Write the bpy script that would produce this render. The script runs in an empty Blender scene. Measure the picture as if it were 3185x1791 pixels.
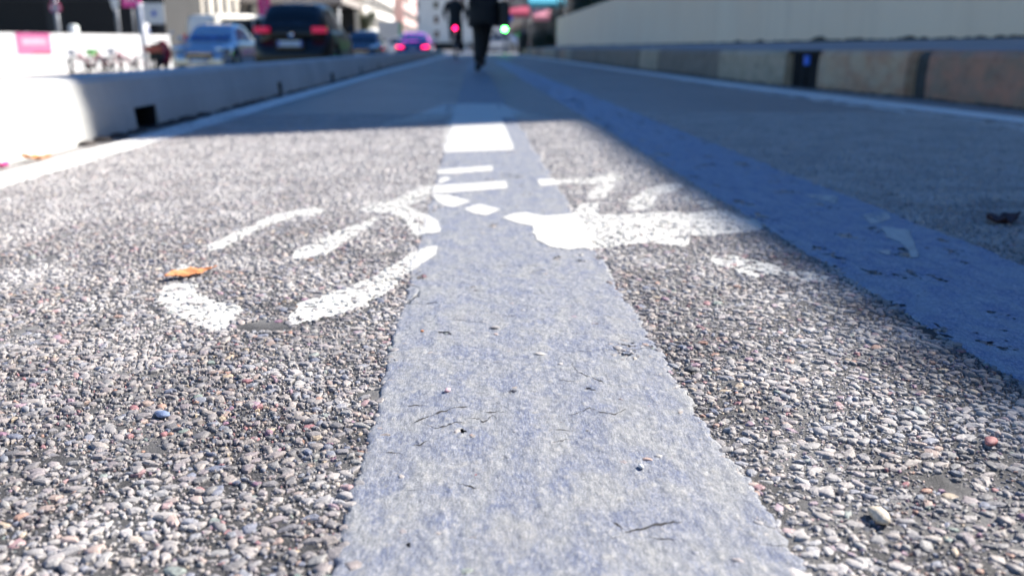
import bpy, math, random
import numpy as np
from mathutils import Vector, Matrix

# ---------------------------------------------------------------- camera, sky, sun, exposure
sc = bpy.context.scene
C = sc.collection
cam_d = bpy.data.cameras.new('camera'); cam = bpy.data.objects.new('camera', cam_d); C.objects.link(cam)
cam.location = (0, 0, .3)
cam.rotation_euler = (math.radians(90-15.12), 0, math.radians(-2.504))
cam_d.sensor_width = 36; cam_d.lens = 31.17; cam_d.clip_start = .05; cam_d.clip_end = 3000
cam_d.dof.use_dof = True; cam_d.dof.focus_distance = .76; cam_d.dof.aperture_fstop = 5.2
sc.camera = cam
SUN_AZ = math.radians(64.1); SUN_EL = math.radians(38)      # azimuth from +Y towards +X
w = bpy.data.worlds.new('World'); sc.world = w; w.use_nodes = True
nt = w.node_tree; sky = nt.nodes.new('ShaderNodeTexSky'); sky.sky_type = 'NISHITA'; sky.sun_disc = False
sky.sun_elevation = SUN_EL; sky.sun_rotation = SUN_AZ; sky.air_density = 1.3; sky.dust_density = .1; sky.ozone_density = 3.5
hs = nt.nodes.new('ShaderNodeHueSaturation'); hs.inputs['Saturation'].default_value = 1.3; hs.inputs['Hue'].default_value = .511
nt.links.new(sky.outputs[0], hs.inputs['Color']); nt.links.new(hs.outputs[0], nt.nodes['Background'].inputs[0]); nt.nodes['Background'].inputs[1].default_value = .064
ld = bpy.data.lights.new('sun', 'SUN'); ld.energy = 4.9; ld.angle = math.radians(.53); ld.color = (1, .95, .88)
sun = bpy.data.objects.new('sun', ld); C.objects.link(sun)
sdir = Vector((math.sin(SUN_AZ)*math.cos(SUN_EL), math.cos(SUN_AZ)*math.cos(SUN_EL), math.sin(SUN_EL)))
sun.rotation_euler = sdir.to_track_quat('Z', 'Y').to_euler()
sc.view_settings.view_transform = 'Standard'; sc.view_settings.look = 'None'
sc.view_settings.exposure = 1.38; sc.view_settings.gamma = 1
try: sc.cycles.sample_clamp_indirect = 6; sc.cycles.max_bounces = 6
except Exception: pass
rnd = random.Random(5); rng = np.random.default_rng(11)

# ---------------------------------------------------------------- numpy noise
def vnoise(x, y, s=0):
    x = np.asarray(x, float); y = np.asarray(y, float)
    xi = np.floor(x).astype(np.int64); yi = np.floor(y).astype(np.int64); fx = x-xi; fy = y-yi
    fx = fx*fx*(3-2*fx); fy = fy*fy*(3-2*fy)
    def hsh(a, b):
        n = (a*374761393 + b*668265263 + s*974634777) & 0xffffffff
        n = ((n ^ (n >> 13))*1274126177) & 0xffffffff
        return ((n ^ (n >> 16)) & 0xffff)/65535.
    return (hsh(xi, yi)*(1-fx)+hsh(xi+1, yi)*fx)*(1-fy)+(hsh(xi, yi+1)*(1-fx)+hsh(xi+1, yi+1)*fx)*fy
def fbm(x, y, s=0, o=3):
    t = 0; a = .5; n = 0
    for k in range(o): t = t+a*vnoise(x, y, s+k); n += a; x = x*2.03; y = y*2.03; a *= .5
    return t/n

# ---------------------------------------------------------------- materials
MAT = {}
class NT:
    def __init__(s, m): s.t = m.node_tree; s.p = s.t.nodes['Principled BSDF']; s.co = s.n('ShaderNodeNewGeometry').outputs['Position']; s.obj = s.n('ShaderNodeTexCoord').outputs['Object']
    def n(s, k, **kw):
        d = s.t.nodes.new(k)
        for a, b in kw.items(): setattr(d, a, b)
        return d
    def l(s, a, b): s.t.links.new(a, b)
    def noise(s, scale, det=3, co=None, rough=.5, dist=0, st=None):
        d = s.n('ShaderNodeTexNoise'); d.inputs['Scale'].default_value = scale; d.inputs['Detail'].default_value = det
        d.inputs['Roughness'].default_value = rough; d.inputs['Distortion'].default_value = dist
        c = co or s.co
        if st:
            mp = s.n('ShaderNodeMapping'); mp.inputs['Scale'].default_value = st; s.l(c, mp.inputs[0]); c = mp.outputs[0]
        s.l(c, d.inputs['Vector']); return d.outputs['Fac']
    def vor(s, scale, feat='F1', co=None, out='Distance', st=None):
        d = s.n('ShaderNodeTexVoronoi', feature=feat); d.inputs['Scale'].default_value = scale
        c = co or s.co
        if st:
            mp = s.n('ShaderNodeMapping'); mp.inputs['Scale'].default_value = st; s.l(c, mp.inputs[0]); c = mp.outputs[0]
        s.l(c, d.inputs['Vector']); return d.outputs[out]
    def ramp(s, fac, stops, interp='LINEAR'):
        r = s.n('ShaderNodeValToRGB'); e = r.color_ramp.elements; r.color_ramp.interpolation = interp
        while len(e) < len(stops): e.new(.5)
        for k, (p, c) in enumerate(stops):
            e[k].position = p; e[k].color = (c, c, c, 1) if not hasattr(c, '__len__') else (*c, 1)
        s.l(fac, r.inputs[0]); return r.outputs[0]
    def mix(s, f, a, b, mode='MIX'):
        m = s.n('ShaderNodeMixRGB', blend_type=mode)
        for k, v in enumerate((f, a, b)):
            if isinstance(v, bpy.types.NodeSocket): s.l(v, m.inputs[k])
            elif hasattr(v, '__len__'): m.inputs[k].default_value = (*v, 1)
            else: m.inputs[k].default_value = v if k == 0 else (v, v, v, 1)
        return m.outputs[0]
    def math(s, op, a, b=0.):
        m = s.n('ShaderNodeMath', operation=op)
        for k, v in enumerate((a, b)):
            if isinstance(v, bpy.types.NodeSocket): s.l(v, m.inputs[k])
            else: m.inputs[k].default_value = v
        return m.outputs[0]
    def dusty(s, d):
        """pale grime patches, plus grazing-view brightening painted in as paler colour farther off"""
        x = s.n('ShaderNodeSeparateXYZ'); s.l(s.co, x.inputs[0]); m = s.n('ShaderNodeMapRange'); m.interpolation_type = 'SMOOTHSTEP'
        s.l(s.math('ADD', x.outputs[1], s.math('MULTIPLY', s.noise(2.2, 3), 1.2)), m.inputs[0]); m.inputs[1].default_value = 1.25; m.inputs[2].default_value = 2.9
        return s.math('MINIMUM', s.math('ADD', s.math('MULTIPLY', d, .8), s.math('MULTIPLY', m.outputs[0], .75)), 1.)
    def col(s, v): s.l(v, s.p.inputs['Base Color'])
    def bump(s, h, dist, strength=1.):
        b = s.n('ShaderNodeBump'); b.inputs['Distance'].default_value = dist; b.inputs['Strength'].default_value = strength
        s.l(h, b.inputs['Height']); s.l(b.outputs[0], s.p.inputs['Normal'])
def newmat(name, rough=.7, metal=0., spec=.5):
    m = bpy.data.materials.new(name); m.use_nodes = True; t = NT(m)
    t.p.inputs['Roughness'].default_value = rough; t.p.inputs['Metallic'].default_value = metal
    t.p.inputs['Specular IOR Level'].default_value = spec
    return m, t
def M(name, c, rough=.6, metal=0., var=.18, scale=6., bump=0., c2=None, emit=0., coat=0., alpha=1.):
    """plain procedural material: a colour with slow noise variation"""
    if name in MAT: return MAT[name]
    m, t = newmat(name, rough, metal)
    a = tuple(v*(1-var) for v in c); b = tuple(min(1, v*(1+var)) for v in c) if c2 is None else c2
    t.col(t.mix(t.ramp(t.noise(scale, 4, co=t.obj), [(.3, 0.), (.7, 1.)]), a, b))
    if bump: t.bump(t.noise(scale*6, 4, co=t.obj), bump)
    if emit:
        t.p.inputs['Emission Color'].default_value = (*c, 1); t.p.inputs['Emission Strength'].default_value = emit
    if coat: t.p.inputs['Coat Weight'].default_value = coat; t.p.inputs['Coat Roughness'].default_value = .05
    MAT[name] = m; return m

def asphalt_far():
    m, t = newmat('asphalt', .5, spec=.7)
    v = t.vor(150); vc = t.vor(150, out='Color'); g = t.n('ShaderNodeRGBToBW'); t.l(vc, g.inputs[0])
    stone = t.ramp(g.outputs[0], [(0, (.12, .12, .125)), (.35, (.24, .225, .22)), (.6, (.34, .32, .305)), (.8, (.22, .23, .265)), (1, (.48, .46, .43))])
    gap = t.ramp(v, [(.35, 0.), (.75, 1.)])
    c = t.mix(gap, stone, (.05, .05, .052))
    big = t.ramp(t.noise(1.6, 5, st=(1, .45, 1)), [(.3, 0.), (.72, 1.)])
    c = t.mix(t.math('MULTIPLY', big, .45), c, (.36, .35, .34))
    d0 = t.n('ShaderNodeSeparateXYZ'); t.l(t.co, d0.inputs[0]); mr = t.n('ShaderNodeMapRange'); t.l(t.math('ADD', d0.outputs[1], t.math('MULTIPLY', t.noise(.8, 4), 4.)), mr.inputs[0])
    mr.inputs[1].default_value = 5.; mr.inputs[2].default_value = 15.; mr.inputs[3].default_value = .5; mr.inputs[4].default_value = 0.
    c = t.mix(mr.outputs[0], c, (.50, .475, .455))  # continues the painted grazing brightening of the stones, faded out with distance
    pit = t.ramp(t.noise(11, 4, st=(1, .5, 1)), [(.66, 0.), (.74, 1.)])
    c = t.mix(t.math('MULTIPLY', pit, .7), c, (.07, .065, .07))
    t.col(c); t.bump(t.math('SUBTRACT', t.noise(420, 2), v), .007, 1.)
    return m
def bitumen():
    m, t = newmat('bitumen', .75)
    dust = t.dusty(t.ramp(t.noise(9, 5), [(.48, 0.), (.66, 1.)]))  # grime patches plus the grazing brightening painted in with distance
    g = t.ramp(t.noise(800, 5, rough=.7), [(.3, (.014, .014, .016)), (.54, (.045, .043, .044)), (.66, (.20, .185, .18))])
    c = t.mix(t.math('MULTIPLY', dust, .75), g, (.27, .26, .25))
    t.col(c); t.bump(t.noise(1000, 5, rough=.65), .002, 1.); return m
def stone_mat(name, painted=False):
    m, t = newmat(name, .6)
    r = t.co.node.outputs['Random Per Island']
    if painted:
        c = t.mix(t.ramp(t.noise(260, 4), [(.50, 0.), (.66, 1.)]), (.54, .52, .475), (.28, .285, .265))
    else:
        c = t.ramp(r, [(0, (.09, .09, .10)), (.07, (.17, .165, .175)), (.17, (.25, .235, .235)), (.27, (.33, .29, .28)), (.38, (.22, .22, .24)),
            (.48, (.38, .34, .30)), (.57, (.28, .235, .25)), (.65, (.30, .31, .30)), (.72, (.46, .42, .38)), (.77, (.10, .14, .25)), (.83, (.20, .24, .31)),
            (.87, (.40, .27, .21)), (.905, (.32, .13, .24)), (.925, (.46, .20, .10)), (.94, (.38, .09, .11)), (.955, (.56, .44, .27)), (.97, (.16, .26, .22)), (.978, (.30, .27, .25)), (1, (.62, .60, .57))], 'CONSTANT')
        c = t.mix(1., c, (.86, .80, .785), 'MULTIPLY')
        n = t.ramp(t.noise(520, 4), [(.3, .62), (.7, 1.25)])
        c = t.mix(1., c, n, 'MULTIPLY')
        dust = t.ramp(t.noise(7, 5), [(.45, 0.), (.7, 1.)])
        c = t.mix(.36, c, (.20, .19, .186)); c = t.mix(t.math('MULTIPLY', t.dusty(dust), .74), c, (.56, .53, .51))  # pale patches, with grazing-view brightening painted into the farther stones
        dk = t.ramp(t.noise(330, 5, rough=.7), [(.50, 0.), (.66, 1.)]); c = t.mix(t.math('MULTIPLY', dk, .55), c, (.05, .048, .05))
        fine = t.ramp(t.noise(1500, 2), [(.6, 0.), (.72, 1.)])
        c = t.mix(t.math('MULTIPLY', fine, .5), c, (.60, .58, .55))
    t.col(c); t.bump(t.noise(1100, 4), .0006, .8); return m
def strip_mat(name, shade, tint=(1.01, 1.0, .955), crack=.7):
    m, t = newmat(name, .6)
    big = t.ramp(t.noise(38, 4, st=(1, .6, 1), dist=.6), [(.36, 0.), (.64, 1.)])
    c = t.mix(big, (.115*shade, .138*shade, .22*shade), (.215*shade, .225*shade, .25*shade))
    scuff = t.ramp(t.noise(330, 5, st=(1.5, .5, 1), rough=.75), [(.45, 0.), (.60, 1.)])
    c = t.mix(t.math('MULTIPLY', scuff, .62), c, (.37*shade, .37*shade, .38*shade))
    kn = t.vor(125, st=(1, .8, 1)); tops = t.math('MULTIPLY', t.ramp(kn, [(.18, 1.), (.42, 0.)]), t.ramp(t.noise(48, 3), [(.44, 0.), (.6, 1.)]))
    c = t.mix(t.math('MULTIPLY', tops, .5), c, (.40*shade, .39*shade, .375*shade))
    fl = t.ramp(t.noise(950, 3, st=(1, .7, 1), rough=.8), [(.36, (.42,)*3), (.47, (1., 1., 1.)), (.58, (1., 1., 1.)), (.66, (1.7,)*3)]); c = t.mix(.8, c, fl, 'MULTIPLY')
    worn = t.ramp(t.noise(16, 5, dist=.4), [(.58, 0.), (.72, 1.)])
    c = t.mix(t.math('MULTIPLY', worn, .5), c, (.27*shade, .265*shade, .265*shade))
    speck = t.ramp(t.vor(520), [(.12, 1.), (.2, 0.)])
    c = t.mix(t.math('MULTIPLY', speck, t.ramp(t.noise(60, 2), [(.5, 0.), (.6, .8)])), c, (.75, .73, .70))
    # cracks: warped cell borders, only where a slow mask lets them through
    wn = t.n('ShaderNodeTexNoise'); wn.inputs['Scale'].default_value = 22; wn.inputs['Detail'].default_value = 4; t.l(t.co, wn.inputs['Vector'])
    va = t.n('ShaderNodeVectorMath', operation='MULTIPLY_ADD'); va.inputs[1].default_value = (.06, .06, 0); t.l(wn.outputs['Color'], va.inputs[0]); t.l(t.co, va.inputs[2])
    e = t.vor(9.5, 'DISTANCE_TO_EDGE', co=va.outputs[0], st=(.45, 1.7, 1))
    e2 = t.vor(48, 'DISTANCE_TO_EDGE', co=va.outputs[0], st=(.5, 1.7, 1))
    mask = t.ramp(t.noise(6.5, 3), [(.58, 0.), (.66, 1.)]); mask2 = t.ramp(t.noise(13, 4, dist=.3), [(.68, 0.), (.78, 1.)])
    cr = t.math('MAXIMUM', t.math('MULTIPLY', t.ramp(e, [(.007, 1.), (.02, 0.)]), mask), t.math('MULTIPLY', t.ramp(e2, [(.012, 1.), (.05, 0.)]), mask2))
    c = t.mix(t.math('MULTIPLY', cr, crack), c, (.035, .034, .036))
    ty = t.ramp(t.noise(30, 4, st=(4, .12, 1)), [(.35, (.86, .87, .90)), (.65, (1.1, 1.08, 1.05))]); c = t.mix(.7, c, ty, 'MULTIPLY')
    ln = t.ramp(t.noise(420, 3, st=(2.4, .25, 1)), [(.4, (.8,)*3), (.6, (1.14,)*3)]); c = t.mix(.6, c, ln, 'MULTIPLY')
    c = t.mix(1., c, tint, 'MULTIPLY'); t.col(c)
    h = t.math('SUBTRACT', t.math('ADD', t.math('MULTIPLY', t.ramp(kn, [(.1, 1.), (.6, 0.)]), .25), t.math('ADD', t.math('MULTIPLY', t.noise(150, 3, st=(1.2, .6, 1)), .5), t.math('MULTIPLY', t.noise(900, 3, rough=.7), .5))), t.math('MULTIPLY', cr, 1.8*crack))
    t.bump(h, .0022, 1.); return m
def paint_mat(name='road_paint', k=1.):
    m, t = newmat(name, .6)
    c = t.mix(t.ramp(t.noise(150, 5, rough=.65), [(.50, 0.), (.70, 1.)]), (.56*k, .545*k, .505*k), (.38*k, .365*k, .34*k))
    t.col(c); t.bump(t.noise(240, 4), .0015, .8); return m
def concrete(name, c, c2, streak=4., bump=.004, scale=3., iso=False):
    if name in MAT: return MAT[name]
    m, t = newmat(name, .85)
    a = t.ramp(t.noise(scale, 5, st=(1, 1, 1.3 if iso else .5)), [(.32, 0.), (.68, 1.)])
    k = t.mix(a, c, c2)
    s = t.ramp(t.noise(streak, 6, st=(1.4, 1.4, 1.8) if iso else (2.2, 2.2, .25)), [(.52, 0.), (.75, 1.)])
    k = t.mix(t.math('MULTIPLY', s, .6 if iso else .18), k, tuple(v*.5 for v in c))
    f = t.ramp(t.noise(60, 4), [(.55, 0.), (.75, 1.)]); k = t.mix(t.math('MULTIPLY', f, .3), k, tuple(v*.7 for v in c))
    t.col(k); t.bump(t.noise(40, 6), bump); MAT[name] = m; return m
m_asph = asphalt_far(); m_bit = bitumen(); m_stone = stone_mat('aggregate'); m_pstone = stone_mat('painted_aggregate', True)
m_strip = strip_mat('worn_blue_coating', 1.); m_strip2 = strip_mat('worn_blue_coating_rough', 1.5, (.88, .99, 1.08), .4); m_paint = paint_mat(); m_line = paint_mat('edge_line_paint', 1.45)

# ---------------------------------------------------------------- object helpers
def tag(o, label=None, cat=None, group=None, kind=None):
    for k, v in (('label', label), ('category', cat), ('group', group), ('kind', kind)):
        if v: o[k] = v
    return o
def thing(name, label, cat, loc=(0, 0, 0), rz=0., group=None):
    o = bpy.data.objects.new(name, None); C.objects.link(o); o.location = loc; o.rotation_euler = (0, 0, rz)
    o.empty_display_size = .1
    return tag(o, label, cat, group)
class MB:
    def __init__(s): s.v = []; s.f = []; s.s = []
    def add(s, vs, fs, smooth=False):
        b = len(s.v); s.v += [tuple(p) for p in vs]; s.f += [tuple(b+i for i in f) for f in fs]; s.s += [smooth]*len(fs); return s
    def box(s, x0, x1, y0, y1, z0, z1, m=None):
        vs = [(x, y, z) for z in (z0, z1) for y in (y0, y1) for x in (x0, x1)]
        if m is not None: vs = [m @ Vector(p) for p in vs]
        return s.add(vs, [(0, 2, 3, 1), (4, 5, 7, 6), (0, 1, 5, 4), (2, 6, 7, 3), (0, 4, 6, 2), (1, 3, 7, 5)])
    def bbox(s, x0, x1, y0, y1, z0, z1, r):
        """box with bevelled vertical edges"""
        pts = []
        for cx, cy, a0 in ((x1-r, y1-r, 0), (x0+r, y1-r, 90), (x0+r, y0+r, 180), (x1-r, y0+r, 270)):
            for k in range(4): a = math.radians(a0+30*k); pts.append((cx+r*math.cos(a), cy+r*math.sin(a)))
        return s.prism(pts, z0, z1)
    def prism(s, pts, z0, z1):
        n = len(pts); vs = [(x, y, z0) for x, y in pts]+[(x, y, z1) for x, y in pts]
        return s.add(vs, [tuple(range(n))[::-1], tuple(range(n, 2*n))]+[(i, (i+1) % n, n+(i+1) % n, n+i) for i in range(n)])
    def tube(s, pts, r, n=8):
        pts = [Vector(p) for p in pts]; rs = r if hasattr(r, '__len__') else [r]*len(pts); vs = []; fs = []
        for i, p in enumerate(pts):
            d = (pts[min(i+1, len(pts)-1)]-pts[max(i-1, 0)]).normalized()
            u = d.cross(Vector((0, 0, 1))); u = u if u.length > .05 else d.cross(Vector((1, 0, 0))); u.normalize(); v = d.cross(u)
            vs += [p+(u*math.cos(6.2832*k/n)+v*math.sin(6.2832*k/n))*rs[i] for k in range(n)]
        for i in range(len(pts)-1): fs += [(i*n+k, i*n+(k+1) % n, (i+1)*n+(k+1) % n, (i+1)*n+k) for k in range(n)]
        fs += [tuple(range(n))[::-1], tuple(range((len(pts)-1)*n, len(pts)*n))]
        return s.add(vs, fs, True)
    def lathe(s, prof, n=24, axis='z', c=(0, 0, 0)):
        vs = []; 
        for r, h in prof:
            for k in range(n):
                a = 6.28318*k/n; x, y = r*math.cos(a), r*math.sin(a)
                p = {'z': (x, y, h), 'x': (h, x, y), 'y': (x, h, y)}[axis]; vs.append((p[0]+c[0], p[1]+c[1], p[2]+c[2]))
        m = len(prof)
        return s.add(vs, [(i*n+k, i*n+(k+1) % n, (i+1)*n+(k+1) % n, (i+1)*n+k) for i in range(m-1) for k in range(n)]+[tuple(range(n)), tuple(range((m-1)*n, m*n))], True)
    def torus(s, R_, r, axis='x', c=(0, 0, 0), n=32, m=8, a0=0, a1=360):
        ring = n if a1-a0 >= 360 else n+1; vs = []
        for i in range(ring):
            a = math.radians(a0+(a1-a0)*i/n)
            for k in range(m):
                b = 6.28318*k/m; q = R_+r*math.cos(b); p = (r*math.sin(b), q*math.cos(a), q*math.sin(a))
                if axis == 'z': p = (q*math.cos(a), q*math.sin(a), r*math.sin(b))
                if axis == 'y': p = (q*math.cos(a), r*math.sin(b), q*math.sin(a))
                vs.append((p[0]+c[0], p[1]+c[1], p[2]+c[2]))
        return s.add(vs, [(i % ring*m+k, i % ring*m+(k+1) % m, (i+1) % ring*m+(k+1) % m, (i+1) % ring*m+k) for i in range(n) for k in range(m)], True)
    def ell(s, c, r, n=16, m=10):
        vs = []; 
        for i in range(m+1):
            t = math.pi*i/m
            for k in range(n): a = 6.28318*k/n; vs.append((c[0]+r[0]*math.sin(t)*math.cos(a), c[1]+r[1]*math.sin(t)*math.sin(a), c[2]+r[2]*math.cos(t)))
        return s.add(vs, [(i*n+k, (i+1)*n+k, (i+1)*n+(k+1) % n, i*n+(k+1) % n) for i in range(m) for k in range(n)], True)
    def loft(s, rings, caps=True, smooth=True):
        n = len(rings[0]); vs = [p for r in rings for p in r]
        fs = [(i*n+k, i*n+(k+1) % n, (i+1)*n+(k+1) % n, (i+1)*n+k) for i in range(len(rings)-1) for k in range(n)]
        if caps: fs += [tuple(range(n))[::-1], tuple(range((len(rings)-1)*n, len(rings)*n))]
        return s.add(vs, fs, smooth)
    def build(s, name, mat, parent=None, bevel=0.):
        me = bpy.data.meshes.new(name); me.from_pydata(s.v, [], s.f); me.polygons.foreach_set('use_smooth', s.s); me.materials.append(mat)
        me.update(); o = bpy.data.objects.new(name, me); C.objects.link(o)
        if parent: o.parent = parent
        if bevel:
            b = o.modifiers.new('b', 'BEVEL'); b.width = bevel; b.segments = 2; b.limit_method = 'ANGLE'
        return o
def mesh_np(name, V, quads, tris, mats, qm=None, tm=None, smooth=True, parent=None):
    me = bpy.data.meshes.new(name); nq, ntr = len(quads), len(tris)
    me.vertices.add(len(V)); me.vertices.foreach_set('co', np.asarray(V, np.float32).ravel())
    me.loops.add(nq*4+ntr*3); me.polygons.add(nq+ntr)
    me.loops.foreach_set('vertex_index', np.concatenate([np.asarray(quads, np.int32).ravel(), np.asarray(tris, np.int32).ravel()]).astype(np.int32))
    me.polygons.foreach_set('loop_start', np.concatenate([np.arange(nq)*4, nq*4+np.arange(ntr)*3]).astype(np.int32))
    mi = np.concatenate([qm if qm is not None else np.zeros(nq), tm if tm is not None else np.zeros(ntr)]).astype(np.int32)
    for m in mats: me.materials.append(m)
    me.polygons.foreach_set('material_index', mi)
    me.polygons.foreach_set('use_smooth', np.full(nq+ntr, smooth, bool) if isinstance(smooth, bool) else np.asarray(smooth, bool)); me.update(calc_edges=True)
    o = bpy.data.objects.new(name, me); C.objects.link(o)
    if parent: o.parent = parent
    return o
def dup(root, loc, rz, label=None, group=None):
    r = root.copy(); C.objects.link(r); r.location = loc; r.rotation_euler = (0, 0, rz)
    if label: r['label'] = label
    if group: r['group'] = group
    for ch in list(root.children):
        c = ch.copy(); C.objects.link(c); c.parent = r
        for g in ch.children: d = g.copy(); C.objects.link(d); d.parent = c
    return r
def GZ(x):
    """height of the street left of the separator: it lies lower and falls away to the left"""
    return 0. if x > -1.42 else -.35 if x > -7 else max(-.87, -.35-.04*(-7-x))

# ---------------------------------------------------------------- ground
def ground():
    xs = [-900, -60, -20, -13.5, -7, -1.5, -1.42, 900]; zs = [-.87, -.87, -.87, -.61, -.35, -.35, 0, 0]; ys = [-60, -2, 3, 60, 1200]
    V = [(x, y, z) for y in ys for x, z in zip(xs, zs)]; n = len(xs)
    b = MB(); b.add(V, [(j*n+i, j*n+i+1, (j+1)*n+i+1, (j+1)*n+i) for j in range(len(ys)-1) for i in range(n-1)])
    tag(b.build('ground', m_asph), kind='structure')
    m_pave = M('beige_paving', (.21, .18, .155), .85, scale=2., var=.12)
    b = MB(); b.add([(-900, -60, -.866+.11), (-20, -60, -.866+.11), (-20, 400, -.866+.11), (-900, 400, -.866+.11)], [(0, 1, 2, 3)])
    b.add([(-20, -60, -.756), (-19.99, -60, -.9), (-19.99, 400, -.9), (-20, 400, -.756)], [(0, 1, 2, 3)])
    tag(b.build('pavement', m_pave), kind='structure')
    b = MB(); b.add([(-19.5, -60, -.846), (-9.2, -60, -.434), (-9.2, 44, -.434), (-19.5, 44, -.846)], [(0, 1, 2, 3)])
    tag(b.build('parking_bay', m_pave), kind='structure')
    b = MB(); b.add([(-1.13, 1.5, .0019), (2.2, 1.5, .0019), (2.2, 4.2, .0016), (-1.13, 4.2, .0016)], [(0, 1, 2, 3)])
    tag(b.build('road_binder', m_bit), kind='structure')
    xs = np.arange(-1.1, 1.3, .0032); ys = np.arange(.3, 1.503, .0036); X, Y = np.meshgrid(xs, ys)
    Z = .0018+.0022*(fbm(X*150, Y*150, 61)-.5)+.0014*(fbm(X*20, Y*20, 65)-.5)-.0006*(X > 1.27)
    idx = np.arange(X.size).reshape(X.shape); q = np.stack([idx[:-1, :-1], idx[:-1, 1:], idx[1:, 1:], idx[1:, :-1]], -1).reshape(-1, 4)
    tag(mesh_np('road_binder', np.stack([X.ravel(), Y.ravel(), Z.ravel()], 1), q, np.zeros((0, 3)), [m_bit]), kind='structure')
ground()
# ---------------------------------------------------------------- coated strips along the lane
def strip_edges(y, x0, x1, s):
    j = .004*(fbm(y*14, y*0+3, s)-.5)*2+.0045*(vnoise(y*75, y*0, s+5)-.5)+.0035*(vnoise(y*210, y*0, s+15)-.5)
    j2 = .006*(fbm(y*14, y*0+9, s+1)-.5)*2+.005*(vnoise(y*80, y*0, s+6)-.5)+.004*(vnoise(y*220, y*0, s+16)-.5)+.005*(vnoise(y*9, y*0, s+8) > .72)
    return x0+j, x1+j2
def strip_z(x, y, base):
    return base+.0019*(fbm(x*80, y*80, 21)-.5)+.0011*(fbm(x*230, y*230, 33, 2)-.5)
ST1 = (-.088, .187, 40); ST2 = (.500, .779, 60)
def in_strip(x, y, st, pad=0.):
    a, b = strip_edges(y, *st); return (x > a-pad) & (x < b+pad)
def make_strip(name, st, mat, base, y0, ncol=118, holes=0., s=0):
    ys = np.concatenate([np.arange(y0, 1.25, .0026), np.arange(1.25, 3, .007), np.arange(3, 22, .1)])
    a, b = strip_edges(ys, *st); u = np.linspace(0, 1, ncol)
    X = a[:, None]+(b-a)[:, None]*u[None, :]; Y = np.repeat(ys[:, None], ncol, 1); Z = strip_z(X, Y, base)
    edge = np.minimum(u, 1-u)*.28; Z = Z-np.clip((.004-edge), 0, 1)[None, :]*.35
    Z[:, 0] = -.002; Z[:, -1] = -.002
    R_ = len(ys); idx = np.arange(R_*ncol).reshape(R_, ncol)
    q = np.stack([idx[:-1, :-1], idx[:-1, 1:], idx[1:, 1:], idx[1:, :-1]], -1).reshape(-1, 4)
    if holes:
        cx = X[:-1, :-1].ravel(); cy = Y[:-1, :-1].ravel(); ed = np.repeat(edge[None, :-1], R_-1, 0).ravel()
        keep = fbm(cx*28, cy*20, 77+s)+.25*(vnoise(cx*160, cy*160, 9)-.5) < 1-holes+.02*(ed > .012)
        q = q[keep]
    return tag(mesh_np(name, np.stack([X.ravel(), Y.ravel(), Z.ravel()], 1), q, np.zeros((0, 3)), [mat]), kind='structure')
make_strip('coated_strip', ST1, m_strip, .0041, .25, holes=.17)
make_strip('worn_coated_strip', ST2, m_strip2, .0036, .3, ncol=100, holes=.27, s=4)

# cracks open in the coating: ragged dark slots with slightly lifted lips
CRACKS = [[(-0.054,0.673),(-0.046,0.68),(-0.036,0.691),(-0.027,0.698),(-0.018,0.704),(-0.001,0.71)],
    [(-0.045,0.676),(-0.035,0.666),(-0.025,0.668),(-0.017,0.675),(-0.008,0.671)],
    [(-0.008,0.682),(-0.001,0.683),(0.006,0.674),(0.014,0.686),(0.019,0.682)],
    [(-0.054,0.631),(-0.045,0.632),(-0.036,0.641),(-0.028,0.643)],
    [(-0.085,0.62),(-0.078,0.62),(-0.068,0.621),(-0.059,0.619),(-0.054,0.613)],
    [(0.077,0.685),(0.087,0.689),(0.097,0.699),(0.105,0.69),(0.115,0.683),(0.124,0.693),(0.132,0.697)],
    [(0.104,0.678),(0.11,0.676),(0.121,0.68)],
    [(0.093,0.816),(0.095,0.792),(0.102,0.778),(0.112,0.767),(0.119,0.755),(0.125,0.751)],
    [(0.058,0.656),(0.07,0.655),(0.075,0.656),(0.082,0.655)],
    [(0.06,0.632),(0.066,0.636),(0.075,0.639)],
    [(-0.014,0.567),(-0.008,0.564),(-0.002,0.561),(0.004,0.561)],
    [(0.088,0.519),(0.088,0.512),(0.094,0.499),(0.103,0.502),(0.114,0.506),(0.122,0.509),(0.134,0.511)],
    [(0.074,0.488),(0.081,0.491),(0.089,0.492),(0.094,0.499)],
    [(0.108,0.494),(0.113,0.489),(0.122,0.487),(0.133,0.483)],
    [(0.089,0.531),(0.094,0.533)],
    [(-0.069,0.711),(-0.053,0.712),(-0.039,0.712)],
    [(0.076,0.767),(0.084,0.764),(0.093,0.762)],
    [(0.002,0.7),(0.009,0.694),(0.015,0.694),(0.028,0.697)],
    [(0.157,0.705),(0.17,0.706)],
    [(0.042,0.759),(0.051,0.758)],
    [(-0.048,0.644),(-0.043,0.629),(-0.043,0.619)]]
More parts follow.
